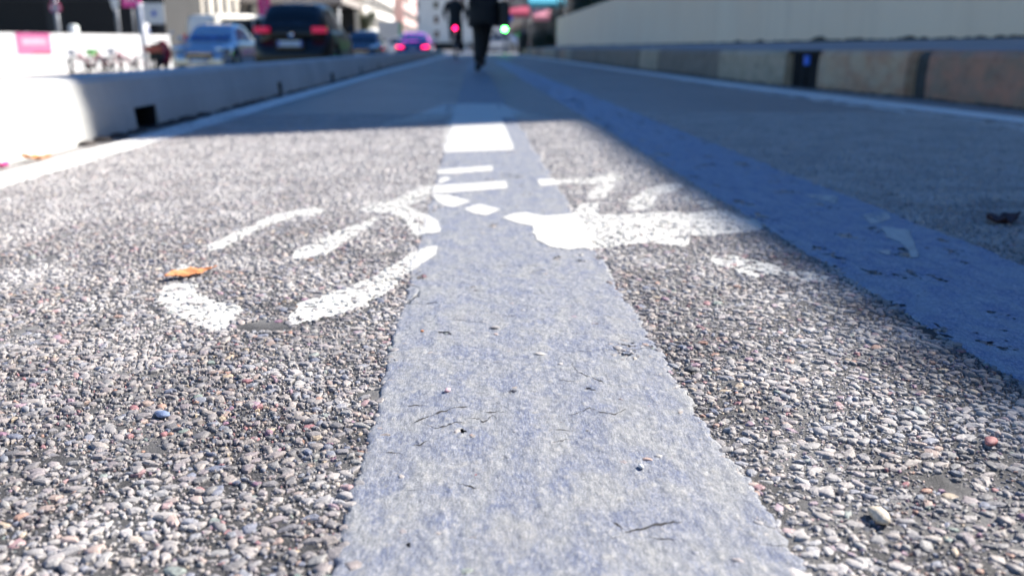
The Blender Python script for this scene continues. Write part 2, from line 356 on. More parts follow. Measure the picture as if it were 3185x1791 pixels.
def cracks():
    m_cr = M('crack_dark', (.028, .026, .027), .95, var=.5, scale=400); b = MB(); lip = MB()
    for n, pl in enumerate(CRACKS):
        P = []
        for (x0, y0), (x1, y1) in zip(pl, pl[1:]):
            k = max(2, int(math.hypot(x1-x0, y1-y0)/.0012))
            P += [(x0+(x1-x0)*i/k, y0+(y1-y0)*i/k) for i in range(k)]
        A = np.array(P); N = len(A); t = np.arange(N)*.0012
        A[:, 1] += .0045*(fbm(t*180, t*0+n, 7)-.5)+.003*(fbm(t*520, t*0+n, 9)-.5); A[:, 0] += .003*(fbm(t*260, t*0+n, 11)-.5)
        w_ = .00095*np.clip(fbm(t*170, t*0+n, 13, 4)*3.0-.70, .12, 2)*np.clip(np.minimum(np.arange(N), N-1-np.arange(N))/10, .15, 1)*(1.25 if n in (0, 2, 11) else .9)
        z = strip_z(A[:, 0], A[:, 1], .0041)+.0002
        b.add([(x, y-w, zz) for (x, y), w, zz in zip(A, w_, z)]+[(x, y+w*1.5, zz) for (x, y), w, zz in zip(A, w_, z)], [(i, i+1, N+i+1, N+i) for i in range(N-1) if w_[i]+w_[i+1] > .00012], True)
    tag(b.build('strip_cracks', m_cr), kind='structure')
cracks()
# ---------------------------------------------------------------- markings
MARKS = [
    ('strip',[(-0.091,2.624),(0.123,2.677),(0.134,4.973),(-0.133,4.985)]),
    ('strip',[(-0.091,2.232),(0.051,2.315),(0.049,2.212),(-0.067,2.163),(-0.087,2.164)]),
    ('strip',[(-0.072,2.102),(-0.057,2.097),(-0.058,2.047),(-0.077,2.007),(-0.08,2.048)]),
    ('strip',[(-0.093,1.968),(0.075,2.034),(0.075,1.928),(-0.064,1.867),(-0.087,1.863)]),
    ('strip',[(-0.086,1.845),(-0.051,1.838),(-0.006,1.759),(-0.038,1.69),(-0.058,1.71),(-0.076,1.778)]),
    ('strip',[(-0.019,1.674),(0.013,1.727),(0.052,1.667),(0.023,1.599),(0.001,1.622)]),
    ('mix',[(-0.22,1.743),(-0.202,1.773),(-0.168,1.772),(-0.152,1.837),(-0.122,1.956),(-0.097,2.021),(-0.091,1.955),(-0.096,1.779),(-0.112,1.78),(-0.128,1.713),(-0.113,1.683),(-0.092,1.64),(-0.075,1.586),(-0.064,1.552),(-0.055,1.458),(-0.063,1.444),(-0.083,1.441),(-0.091,1.424),(-0.101,1.446),(-0.112,1.514),(-0.127,1.58),(-0.153,1.634),(-0.173,1.644),(-0.213,1.673)]),
    ('mix',[(-0.179,1.599),(-0.169,1.584),(-0.191,1.448),(-0.208,1.388),(-0.218,1.312),(-0.239,1.282),(-0.264,1.273),(-0.274,1.325),(-0.253,1.39),(-0.215,1.514)]),
    ('mix',[(-0.416,1.375),(-0.403,1.445),(-0.384,1.536),(-0.377,1.623),(-0.332,1.686),(-0.307,1.71),(-0.283,1.675),(-0.293,1.628),(-0.33,1.614),(-0.357,1.535),(-0.369,1.468),(-0.381,1.396),(-0.388,1.351),(-0.401,1.33)]),
    ('mix',[(-0.384,1.047),(-0.403,1.123),(-0.394,1.146),(-0.363,1.137),(-0.351,1.091),(-0.316,1.054),(-0.288,1.033),(-0.271,1.013),(-0.275,0.994),(-0.274,0.933),(-0.292,0.942),(-0.318,0.961),(-0.348,1.004)]),
    ('mix',[(-0.412,1.197),(-0.418,1.251),(-0.402,1.232),(-0.396,1.179)]),
    ('mix',[(-0.057,1.348),(-0.055,1.294),(-0.072,1.236),(-0.085,1.191),(-0.092,1.174),(-0.105,1.103),(-0.12,1.053),(-0.135,1.02),(-0.162,0.989),(-0.181,0.966),(-0.204,0.95),(-0.213,0.979),(-0.211,1.017),(-0.212,1.043),(-0.189,1.07),(-0.157,1.12),(-0.132,1.176),(-0.112,1.238),(-0.093,1.317)]),
    ('mix',[(0.147,2.056),(0.284,2.093),(0.34,2.17),(0.357,2.112),(0.331,2.027),(0.271,1.989),(0.227,2.001),(0.149,1.956)]),
    ('mix',[(0.3,1.988),(0.326,1.997),(0.301,1.911),(0.274,1.808),(0.233,1.785),(0.24,1.843),(0.271,1.95)]),
    ('mix',[(0.181,1.605),(0.21,1.723),(0.249,1.745),(0.229,1.603)]),
    ('mix',[(0.051,1.58),(0.073,1.616),(0.098,1.629),(0.122,1.594),(0.182,1.611),(0.23,1.605),(0.294,1.613),(0.373,1.637),(0.402,1.622),(0.468,1.654),(0.483,1.618),(0.481,1.579),(0.501,1.54),(0.496,1.48),(0.48,1.453),(0.458,1.437),(0.415,1.428),(0.388,1.408),(0.348,1.421),(0.344,1.37),(0.327,1.332),(0.3,1.352),(0.282,1.363),(0.227,1.346),(0.182,1.32),(0.141,1.313),(0.117,1.332),(0.102,1.38),(0.098,1.442),(0.101,1.498),(0.071,1.534)]),
    ('mix',[(0.291,1.654),(0.312,1.758),(0.325,1.789),(0.375,1.908),(0.434,1.982),(0.474,2.001),(0.464,1.932),(0.415,1.853),(0.395,1.853),(0.367,1.755),(0.333,1.66)]),
    ('worn',[(0.432,1.801),(0.448,1.817),(0.437,1.752),(0.422,1.737)]),
    ('worn',[(0.437,1.736),(0.473,1.751),(0.47,1.69),(0.45,1.662)]),
    ('worn',[(0.341,1.252),(0.352,1.273),(0.394,1.267),(0.392,1.242),(0.412,1.241),(0.413,1.216),(0.429,1.208),(0.428,1.177),(0.447,1.162),(0.468,1.161),(0.473,1.153),(0.473,1.125),(0.46,1.115),(0.439,1.106),(0.434,1.127),(0.415,1.149),(0.403,1.156),(0.387,1.136),(0.377,1.143),(0.361,1.165),(0.365,1.195),(0.344,1.204)]),
    ('worn',[(0.69,1.809),(0.727,1.817),(0.75,1.777),(0.714,1.703),(0.7,1.741)]),
    ('worn',[(0.716,1.586),(0.769,1.599),(0.747,1.539),(0.692,1.491)]),
    ('worn',[(0.699,1.47),(0.734,1.442),(0.704,1.368),(0.653,1.24),(0.641,1.24),(0.672,1.334),(0.669,1.381)]),
    ('worn',[(0.607,1.283),(0.633,1.292),(0.614,1.257)]),
    ('mix',[(-0.379,3.601),(-0.295,3.968),(-0.141,5.057),(-0.117,3.961)]),
    ('mix',[(0.147,5.045),(0.261,4.184),(0.364,3.895),(0.127,3.95)]),
]

def inside(px, py, poly):
    r = np.zeros(px.shape, bool); n = len(poly)
    for i in range(n):
        x0, y0 = poly[i]; x1, y1 = poly[(i+1) % n]
        if y0 == y1: continue
        c = ((y0 > py) != (y1 > py)) & (px < (x1-x0)*(py-y0)/(y1-y0)+x0); r ^= c
    return r
def mark_mask(x, y, amp=.0032):
    """painted where inside a marking outline, the outline roughened, the paint worn"""
    jx = x+amp*(fbm(x*130, y*130, 91)-.5)*2; jy = y+amp*1.6*(fbm(x*130, y*130, 95)-.5)*2
    r = np.zeros(x.shape, bool); wear = fbm(x*95, y*80, 103, 4)
    on1 = in_strip(x, y, ST1); on2 = in_strip(x, y, ST2)
    for k, poly in MARKS:
        P = np.array(poly); bb = (x > P[:, 0].min()-.02) & (x < P[:, 0].max()+.02) & (y > P[:, 1].min()-.03) & (y < P[:, 1].max()+.03)
        if not bb.any(): continue
        i = np.where(bb)[0]; use = on1[i]
        px = np.where(use, x[i], jx[i]); py = np.where(use, y[i], jy[i])
        ok = inside(px, py, poly)
        lim = np.where(use, .9, np.where(on2[i], .66, .70 if k == 'mix' else .57)); ok &= wear[i] < lim
        r[i] |= ok
    return r
def paint_sheets():
    V = []; Q = []; nv = 0
    def grid(x0, x1, y0, y1, d, fn):
        nonlocal nv
        xs = np.arange(x0, x1+d, d); ys = np.arange(y0, y1+d*1.5, d*1.5)
        X, Y = np.meshgrid(xs, ys); ok = fn(((X[:-1, :-1]+X[1:, 1:])/2).ravel(), ((Y[:-1, :-1]+Y[1:, 1:])/2).ravel())
        s1 = in_strip(X, Y, ST1, .0); s2 = in_strip(X, Y, ST2, 0.)
        Z = np.where(s1, strip_z(X, Y, .0041)+.0009, np.where(s2, strip_z(X, Y, .0036)+.0009, .0030+.0022*(fbm(X*110, Y*110, 55)-.5)))
        idx = np.arange(X.size).reshape(X.shape)+nv
        q = np.stack([idx[:-1, :-1], idx[:-1, 1:], idx[1:, 1:], idx[1:, :-1]], -1).reshape(-1, 4)[ok]
        V.append(np.stack([X.ravel(), Y.ravel(), Z.ravel()], 1)); Q.append(q); nv += X.size
    grid(-.45, .80, .90, 2.75, .0032, lambda x, y: mark_mask(x, y))
    grid(-.45, .45, 2.7501, 5.1, .008, lambda x, y: mark_mask(x, y, .006))
    tag(mesh_np('road_marking', np.concatenate(V), np.concatenate(Q), np.zeros((0, 3)), [m_paint]), kind='structure')
    # edge lines of the lane
    def line(name, pts, wd, ys, z=.004, wear=.80):
        px = [p[1] for p in pts]; cx = np.interp(ys, px, [p[0] for p in pts]); ww = np.interp(ys, px, [p[2] for p in pts]) if len(pts[0]) > 2 else wd
        nc = 17; u = np.linspace(-.5, .5, nc)
        e = .012*(fbm(ys*9, ys*0, 7)-.5)
        X = (cx+e)[:, None]+(np.zeros(len(ys))+ww)[:, None]*u[None, :]; Y = np.repeat(ys[:, None], nc, 1); Z = z+.0015*(fbm(X*90, Y*90, 5)-.5)
        idx = np.arange(X.size).reshape(X.shape); q = np.stack([idx[:-1, :-1], idx[:-1, 1:], idx[1:, 1:], idx[1:, :-1]], -1).reshape(-1, 4)
        keep = fbm(X[:-1, :-1].ravel()*30, Y[:-1, :-1].ravel()*9, 17, 4) < wear
        tag(mesh_np(name, np.stack([X.ravel(), Y.ravel(), Z.ravel()], 1), q[keep], np.zeros((0, 3)), [m_line]), kind='structure')
    yl = np.concatenate([np.arange(1.2, 6, .012), np.arange(6, 45, .2)])
    line('edge_line', [(-1.095, 1, .125), (-1.10, 3, .12), (-1.12, 6, .14), (-1.13, 12, .17), (-1.07, 20, .2), (-1.0, 45, .24)], .12, yl)
    line('edge_line', [(2.36, 1, .23), (2.34, 3.8, .23), (2.25, 5.2, .22), (2.16, 7.5, .21), (2.1, 12, .20), (2.0, 45, .22)], .2, yl, wear=.9)
    line('faded_line', [(2.13, 1, .16), (2.11, 4, .14), (2.03, 6, .10), (1.98, 9, .05)], .1, np.arange(1.2, 9, .02), .0028, .5)
paint_sheets()

# ---------------------------------------------------------------- the stones of the worn asphalt
def stones():
    V = []; Q = []; T = []; QM = []; TM = []; QS = []; TS = []; nv = 0
    def layer(cell, rmin, rmax, prob, y0, y1, n, rings, zt, sd, mx=.12):
        nonlocal nv
        ny = int((y1-y0)/cell); xmax = .66*y1+mx+.15; nx = int(2*xmax/cell)
        gx, gy = np.meshgrid(np.arange(nx), np.arange(ny)); gx = gx.ravel(); gy = gy.ravel()
        x = -xmax+(gx+.5*(gy % 2)+rng.uniform(-.42, .42, gx.size))*cell; y = y0+(gy+rng.uniform(-.42, .42, gx.size))*cell
        k = (rng.random(gx.size) < prob) & (x > -(.545*y+mx)) & (x < .64*y+mx+.03) & (x > -1.12) & (x < 2.15)
        # pits where stones have gone
        k &= ~((fbm(x*16, y*16, 301) > .80))
        x = x[k]; y = y[k]
        a1 = in_strip(x, y, ST1, -.006); h1 = fbm(x*28, y*20, 77) > .745; ed = in_strip(x, y, ST1, -.015); k = ~a1 | h1 | (~ed & (rng.random(len(x)) < .38)) | (rng.random(len(x)) < .02)
        a2 = in_strip(x, y, ST2, -.004); h2 = (fbm(x*28, y*20, 81) > .72); k &= (~a2 | h2)
        x = x[k]; y = y[k]; N = len(x)
        if not N: return
        r = rmin+(rmax-rmin)*rng.random(N)**1.5; asp = rng.uniform(1., 1.95, N); ang = rng.uniform(0, 6.283, N)+0
        th = (np.arange(n)[None, :]+rng.uniform(-.42, .42, (N, n)))*6.28318/n; rad = r[:, None]*rng.uniform(.70, 1.22, (N, n))
        lx = rad*np.cos(th)*np.sqrt(asp)[:, None]; ly = rad*np.sin(th)/np.sqrt(asp)[:, None]
        ca, sa = np.cos(ang)[:, None], np.sin(ang)[:, None]; ox = lx*ca-ly*sa; oy = lx*sa+ly*ca
        z0 = np.clip(rng.normal(zt, sd, N), .0008, .0062)+.0016*(fbm(x*6, y*6, 44)-.5)
        tx = rng.normal(0, .09, N); ty = rng.normal(0, .09, N)
        out = np.empty((N, 1+n*len(rings), 3)); out[:, 0, 0] = x; out[:, 0, 1] = y; out[:, 0, 2] = z0*1.06
        for i, (fr, fz, ab) in enumerate(rings):
            px = ox*fr; py = oy*fr; out[:, 1+i*n:1+(i+1)*n, 0] = x[:, None]+px; out[:, 1+i*n:1+(i+1)*n, 1] = y[:, None]+py
            out[:, 1+i*n:1+(i+1)*n, 2] = z0[:, None]*fz+ab+(tx[:, None]*px+ty[:, None]*py)*(fz > 0)+rng.normal(0, .00018, (N, n))*(fz > 0)
        m = 1+n*len(rings); base = nv+np.arange(N)*m; kk = np.arange(n); k2 = (kk+1) % n
        T.append(np.stack([np.zeros(n, int), 1+kk, 1+k2], 1)[None]+base[:, None, None])
        pm = (mark_mask(x, y) & (rng.random(N) < .88)).astype(int); TM.append(np.repeat(pm, n)); sm = rng.random(N) < .35; TS.append(np.repeat(sm, n))
        for i in range(len(rings)-1):
            a = 1+i*n; Q.append(np.stack([a+kk, a+n+kk, a+n+k2, a+k2], 1)[None]+base[:, None, None]); QM.append(np.repeat(pm, n)); QS.append(np.repeat(sm, n))
        V.append(out.reshape(-1, 3)); nv += N*m
    R3 = [(.62, 1.0, 0), (.92, .80, 0), (1.06, 0, -.001)]; R2 = [(.74, .96, 0), (1.04, 0, -.0008)]
    layer(.0098, .0032, .0068, .78, .32, 1.25, 7, R3, .0037, .0006)
    layer(.0058, .0015, .0031, .84, .32, 1.25, 5, R3, .0031, .0005)
    layer(.0040, .0009, .0017, .75, .32, .95, 5, R2, .0026, .0005)
    layer(.0100, .0036, .0070, .78, 1.25, 2.1, 7, R2, .0037, .0008)
    layer(.0066, .0020, .0038, .9, 1.25, 2.1, 6, R2, .0029, .0008)
    layer(.0104, .0038, .0074, .95, 2.1, 4.25, 6, R2, .0038, .0009)
    q = np.concatenate([a.reshape(-1, 4) for a in Q]); t = np.concatenate([a.reshape(-1, 3) for a in T])
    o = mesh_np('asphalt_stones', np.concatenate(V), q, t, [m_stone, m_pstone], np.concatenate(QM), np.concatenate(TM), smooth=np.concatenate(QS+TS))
    tag(o, 'grey, mauve and beige stones bedded in the worn asphalt', 'gravel', kind='stuff')
stones()

# ---------------------------------------------------------------- small loose things
def pebble(name, label, x, y, z, r, c, seed, flat=.6):
    q = random.Random(seed); vs = []; n = 14; m = 9; b = MB()
    for i in range(m+1):
        t = math.pi*i/m
        for k in range(n):
            a = 6.28318*k/n; f = 1+.16*math.sin(2*a+seed)+.1*math.sin(3*a+seed*2+t*2)+.05*q.uniform(-1, 1)
            vs.append((r*f*1.2*math.sin(t)*math.cos(a), r*f*.85*math.sin(t)*math.sin(a), r*flat*math.cos(t)+r*flat*.85))
    b.add(vs, [(i*n+k, (i+1)*n+k, (i+1)*n+(k+1) % n, i*n+(k+1) % n) for i in range(m) for k in range(n)], True)
    o = b.build('pebble', M('pebble_'+name, c, .55, var=.25, scale=300, bump=.0006)); o.location = (x, y, z); o.rotation_euler = (0, 0, seed)
    return tag(o, label, 'pebble')
pebble('pink', 'small pink pebble lying on the blue strip, left of its middle', -.025, .741, .0046, .0031, (.55, .36, .40), 1)
pebble('white', 'tiny white pebble near the right edge of the blue strip, low in view', .12, .586, .0046, .0022, (.75, .73, .70), 2)
pebble('beige', 'flat beige pebble bedded in the middle of the blue strip', .064, .837, .004, .0042, (.50, .45, .40), 3, .3)
pebble('black', 'glossy black pebble just right of the blue strip', .204, .786, .0026, .0052, (.03, .035, .05), 4, .55)
pebble('orange', 'tiny orange pebble near the left edge of the blue strip', -.057, .915, .0046, .0020, (.60, .22, .08), 5)
pebble('shell', 'thin dark-edged chip lying on the strip above the other pebbles', .022, .926, .0046, .0042, (.34, .31, .30), 6, .28)
pebble('red', 'rounded powdery red pebble in the asphalt right of the blue strip', .40, .618, .003, .0060, (.42, .16, .15), 7, .45)
pebble('cream', 'large cream pebble set against the right edge of the strip', .262, .508, .003, .0075, (.55, .47, .36), 8, .55)
pebble('bluegrey', 'large blue-grey pebble in the asphalt left of the strip', -.262, .70, .003, .0062, (.16, .21, .34), 9, .4)

def leaf(label, c, x, y, z, L, W, rz, tilt=(0, 0), curl=.012, crumple=.002, seed=1):
    nx, ny = 26, 11; V = []; 
    for i in range(nx):
        s = i/(nx-1); hw = W/2*math.sin(math.pi*min(1, s*1.02))**.75*(1-.25*s)*(1+.05*math.sin(s*31+seed)) if 0 < s < 1 else .0006
        for j in range(ny):
            t = -1+2*j/(ny-1)
            zz = curl*(2*s-1)**2*.9+abs(t)*hw*.35+crumple*math.sin(s*17+t*3+seed)+.0006*math.cos(s*60+abs(t)*8)
            V.append(((s-.5)*L, t*hw, zz))
    F = [(i*ny+j, (i+1)*ny+j, (i+1)*ny+j+1, i*ny+j+1) for i in range(nx-1) for j in range(ny-1)]
    b = MB(); b.add(V, F, True); nm = 'leaf_'+label.split()[0]
    o = b.build('fallen_leaf', M(nm, c, .6, var=.3, scale=90, bump=.0008))
    o.location = (x, y, z); o.rotation_euler = (tilt[0], tilt[1], rz)
    so = o.modifiers.new('s', 'SOLIDIFY'); so.thickness = .0006
    st = MB(); st.tube([(L*.47, 0, curl*.75), (L*.56, .001, curl*.9), (L*.64, .004, curl*.8)], .0008, 6); st.build('stalk', M(nm+'_stalk', tuple(v*.6 for v in c), .7), o)
    return tag(o, label, 'leaf')
leaf('orange-brown dry leaf lying across the bike symbol on the left', (.62, .24, .09), -.385, 1.176, .007, .064, .022, math.radians(38), (.25, 0), .004, .0012)
leaf('dark dried leaf curled on the shaded asphalt at the right', (.05, .028, .035), .93, 1.50, .006, .075, .04, .3, (.1, 0), .014, .005, 5)
leaf('orange leaf lying at the foot of the pale separator', (.75, .30, .10), -1.20, 2.50, .008, .08, .035, .9, (.1, .1), .01, .004, 2)
leaf('magenta leaf at the foot of the separator, nearest the camera', (.50, .03, .20), -1.21, 2.335, .008, .07, .03, 1.6, (.1, .1), .01, .004, 3)
# ---------------------------------------------------------------- the separator on the left
m_sep = concrete('separator_concrete', (.50, .50, .48), (.62, .61, .58), streak=5, bump=.003)
def separator():
    r = thing('separator_wall', 'long low pale concrete separator with drain holes along the left edge of the lane', 'separator', (-1.25, 0, 0))
    prof = [(0, -.02), (-.012, .10), (-.030, .186), (-.045, .204), (-.060, .208), (-.165, .208), (-.18, .196), (-.20, -.5)]
    up = [(-.010, .085), (-.012, .10)]+prof[2:7]+[(-.19, .085)]
    holes = [(3.42, 3.66, 0), (5.95, 6.08, 0), (8.2, 8.4, 0), (10.7, 10.85, 0), (13.1, 13.3, 0)]
    off = lambda y: -.0 if y < 8 else -.12*min(1, (y-8)/8)
    def seg(b, p, y0, y1):
        n = max(1, int((y1-y0)/1.2)); b.loft([[(x+off(y0+(y1-y0)*i/n), y0+(y1-y0)*i/n, z) for x, z in p][::-1] for i in range(n+1)], True, False)
    b = MB(); y = -1.5
    for a, c, _ in holes: seg(b, prof, y, a); seg(b, up, a, c); y = c
    seg(b, prof, y, 44); b.build('wall_body', m_sep, r)
    md = M('drain_dark', (.012, .012, .014), .9)
    for a, c, _ in holes:
        d = MB(); d.box(-.18+off(a), -.10+off(a), a+.003, c-.003, -.3, .084); d.box(-.0995+off(a), -.004+off(a), a+.003, c-.003, -.1, .003); d.box(-.0995+off(a), -.014+off(a), c-.012, c-.0035, .0035, .0835); d.box(-.0995+off(a), -.014+off(a), a+.0035, a+.012, .0035, .0835); d.build('drain_hole', md, r)  # near-black floor and jambs paint in the shade inside each hole
    # grime gathered along the foot
    b = MB()
    for k in range(260):
        y = 2.9+k*.09; 
        if rnd.random() < .85: s = rnd.uniform(.012, .036); b.ell((off(y)+s*.3+.004, y+rnd.uniform(-.04, .04), .002), (s, s*1.6, s*.45), 6, 4)
    tag(b.build('dirt', M('grime', (.07, .06, .055), .95, var=.4, scale=30)), kind='stuff').location = (-1.25, 0, 0)
separator()

# ---------------------------------------------------------------- kerb, raised pavement and wall on the right
def kx(y):
    return float(np.interp(y, [0, 4.4, 5.6, 6.8, 8.4, 12, 45], [2.79, 2.77, 2.74, 2.60, 2.50, 2.48, 2.46]))
def right_side():
    r = thing('stone_kerb', 'high kerb of weathered grey, beige and reddish stone blocks on the right', 'kerb', (2.5, 0, 0))
    cuts = [(.2, 1.6, 3), (1.62, 3.05, 0), (3.07, 4.15, 3), (4.17, 5.40, 3), (5.46, 5.62, 4), (5.66, 6.80, 2), (7.42, 9.15, 1), (9.17, 10.6, 5), (10.62, 12.2, 5), (12.22, 13.6, 1), (13.62, 15.2, 5)]
    y = 15.22
    while y < 44: cuts.append((y, y+1.5, rnd.choice([1, 2, 5]))); y += 1.52
    cols = [((.36, .25, .17), (.46, .32, .22)), ((.54, .42, .31), (.38, .31, .22)), ((.56, .42, .29), (.50, .27, .17)), ((.54, .25, .16), (.31, .22, .155)), ((.05, .048, .045), (.08, .075, .07)), ((.22, .175, .14), (.30, .24, .19))]
    for k, (a, c, ci) in enumerate(cuts):
        n = max(2, int((c-a)/.14)); b = MB(); rings = []
        jo = rnd.uniform(-.012, .012); zt = .283+rnd.uniform(-.004, .004)-(.006 if ci == 4 else 0); sx = .05 if ci == 4 else 0
        for i in range(n+1):
            yy = a+(c-a)*i/n; x = kx(yy)-2.5+jo+sx+.008*math.sin(yy*17+k); e = .012 if i in (0, n) else 0
            rings.append([(x+e, yy, -.05), (x+e-.004, yy, .05), (x+e+.006*math.sin(yy*23), yy, .15), (x+.004+e, yy, zt-.035), (x+.022+e, yy, zt-.008), (x+.05, yy, zt), (x+.30, yy, zt+.004), (x+.31, yy, -.05)])
        b.loft(rings, True, False)
        b.build('kerb_block', concrete('kerb_stone_%d' % ci, *cols[ci], streak=9, bump=.012, scale=7, iso=True), r)
    # the black drain opening with a cover frame
    d = MB(); d.box(.14, .30, 6.805, 7.415, -.04, .262); d.build('drain_recess', M('drain_dark', (.012, .012, .014), .9), r)
    d = MB(); d.box(kx(7.1)-2.5+.02, .30, 6.803, 7.418, .262, .283); d.build('drain_lintel', M('drain_lintel', (.03, .03, .03), .9), r)
    for yy in (7.0, 7.2): d = MB(); d.tube([(.10, yy, -.02), (.10, yy, .262)], .012, 6); d.build('grille_bar', M('drain_dark', (.012, .012, .014), .9), r)
    g = MB(); g.bbox(.045, .075, 6.86, 6.93, .175, .245, .01)
    o = g.build('blue_tag', M('blue_plastic', (.02, .16, .75), .4)); o.location = (2.5, 0, 0); tag(o, 'small bright blue plastic tag in the black drain opening of the kerb', 'tag'); o.name = 'plastic_tag'
    # grime line between road and kerb
    b = MB()
    for k in range(420):
        yy = 2.4+k*.045; s = rnd.uniform(.01, .03); b.ell((kx(yy)-s*.5+rnd.uniform(-.03, .01), yy, .001), (s, s*2, s*.5), 6, 4)
    tag(b.build('dirt', M('grime', (.07, .06, .055), .95, var=.4, scale=30)), kind='stuff')
    # pavement rises gently to the wall
    b = MB(); ys = [-3, 0, 2, 4.4, 5.6, 6.8, 8.4, 12, 20, 30, 45]; V = []
    for y in ys: V += [(kx(y)+.29, y, .2), (kx(y)+.29, y, .281), (3.99, y, .372), (4.4, y, .372)]
    b.add(V, [(j*4+i, j*4+i+1, j*4+i+5, j*4+i+4) for j in range(len(ys)-1) for i in range(3)])
    tag(b.build('raised_pavement', concrete('ledge_concrete', (.27, .27, .285), (.34, .33, .34), bump=.006)), kind='structure')
    b = MB()
    for k in range(420):
        yy = 4+k*.09; s = rnd.uniform(.012, .045)*(1.8 if rnd.random() < .06 else 1)*(1.7 if 9.2 < 4+k*.09 < 10.4 else 1); b.ell((3.985, yy, .372), (s*.8, s*1.8, s*.55), 6, 4)
    tag(b.build('moss', M('moss_dark', (.06, .058, .045), .95, var=.4, scale=30)), kind='stuff')
    r = thing('retaining_wall', 'long plain streaked grey-beige wall beside the raised pavement', 'wall', (4, 0, .36))
    b = MB(); rings = []
    n = 48
    for i in range(n+1):
        y = -6+49.5*i/n; rings.append([(0, y, -.02), (.004*math.sin(y*1.3), y, .6), (0, y, 1.27), (.02, y, 1.29), (.26, y, 1.29), (.28, y, 1.27), (.30, y, -.4)][::-1])
    b.loft(rings, True, False); b.build('wall_face', concrete('wall_concrete', (.88, .70, .52), (.90, .74, .56), streak=1.6, bump=.004, scale=.9), r)
right_side()

# ---------------------------------------------------------------- foliage
def leaves(name, pts, size, mat, parent=None, k=4, seed=1):
    g = np.random.default_rng(seed); P = np.repeat(np.asarray(pts), k, 0); N = len(P)
    P = P+g.normal(0, size*1.2, (N, 3)); a = g.uniform(0, 6.283, N); b = g.uniform(-.9, .9, N); s = size*g.uniform(.5, 1.2, N)
    u = np.stack([np.cos(a), np.sin(a), b*.6], 1)*s[:, None]; v = np.stack([-np.sin(a)*.6, np.cos(a)*.6, g.uniform(-.6, .6, N)], 1)*s[:, None]
    V = np.stack([P-u, P-v*.5, P+u, P+v*.5], 1).reshape(-1, 3); q = np.arange(N*4).reshape(N, 4)
    return mesh_np(name, V, q, np.zeros((0, 3)), [mat], smooth=False, parent=parent)
m_leafd = M('foliage_dark', (.022, .045, .018), .6, var=.55, scale=2.5)
m_leafg = M('foliage_green', (.05, .085, .03), .6, var=.5, scale=2)
def bush(name, label, cat, x0, x1, y0, y1, z0, z1, n, size, mat, seed, trunk=False):
    g = np.random.default_rng(seed); cx, cy = (x0+x1)/2, (y0+y1)/2
    r = thing(name, label, cat, (cx, cy, z0)); pts = []
    while len(pts) < n:
        p = g.uniform(-1, 1, 3); 
        if (abs(p[0])**3+abs(p[1])**3+abs(p[2])**3) < 1 and fbm(np.array([p[0]*2+p[2]*1.3+9]), np.array([p[1]*9+p[2]*2.1+7]), seed)[0] > .40+.12*(p[2] > .5):
            pts.append((p[0]*(x1-x0)/2, p[1]*(y1-y0)/2, (p[2]+1)/2*(z1-z0)))
    leaves('foliage', pts, size, mat, r, 4, seed)
    for k in range(max(3, int((y1-y0)/2))):
        b = MB(); y = y0-cy+(k+.5)*(y1-y0)/max(3, int((y1-y0)/2)); b.tube([(0, y, -.05), (.05, y+.1, (z1-z0)*.4), (.1*math.sin(k), y+.2, (z1-z0)*.8)], [.03, .02, .008], 6)
        b.build('stem', M('bark', (.06, .045, .035), .9), r)
    return r
bush('hedge', 'dark clipped hedge standing above the long wall on the right', 'hedge', 4.35, 5.7, 23.5, 44, .9, 2.9, 2600, .10, m_leafd, 3)
bush('shrub', 'dark leafy shrub growing past the far end of the long wall', 'shrub', 3.0, 4.1, 44, 47, .05, 1.25, 500, .09, m_leafd, 5)
bush('shrub', 'tall dark shrub against the end face of the long wall', 'shrub', 3.75, 4.7, 43.9, 46, .1, 2.4, 420, .09, m_leafd, 7)
def tree(label, x, y, z, hh, r, mat, seed, group=None):
    t = thing('street_tree', label, 'tree', (x, y, z), 0, group); g = random.Random(seed)
    b = MB(); b.tube([(0, 0, -.1), (.05, 0, hh*.35), (.1, .05, hh*.6), (.12, .0, hh*.9)], [.16, .12, .08, .03], 10)
    for k in range(7):
        a = k*.9+seed; b.tube([(.07, 0, hh*(.4+.05*k)), (r*.4*math.cos(a), r*.4*math.sin(a), hh*(.55+.05*k)), (r*.8*math.cos(a), r*.8*math.sin(a), hh*(.66+.04*k))], [.06, .04, .015], 6)
    b.build('trunk', M('bark', (.06, .045, .035), .9), t); pts = []
    cl = [(g.gauss(0, r*.5), g.gauss(0, r*.5), hh*g.uniform(.55, 1.02), g.uniform(.3, .55)*r) for _ in range(16)]
    for c in cl:
        for _ in range(90): d = Vector((g.gauss(0, 1), g.gauss(0, 1), g.gauss(0, .8))).normalized()*c[3]*g.uniform(.55, 1); pts.append((c[0]+d.x, c[1]+d.y, c[2]+d.z))
    leaves('crown', pts, .16, mat, t, 3, seed); return t

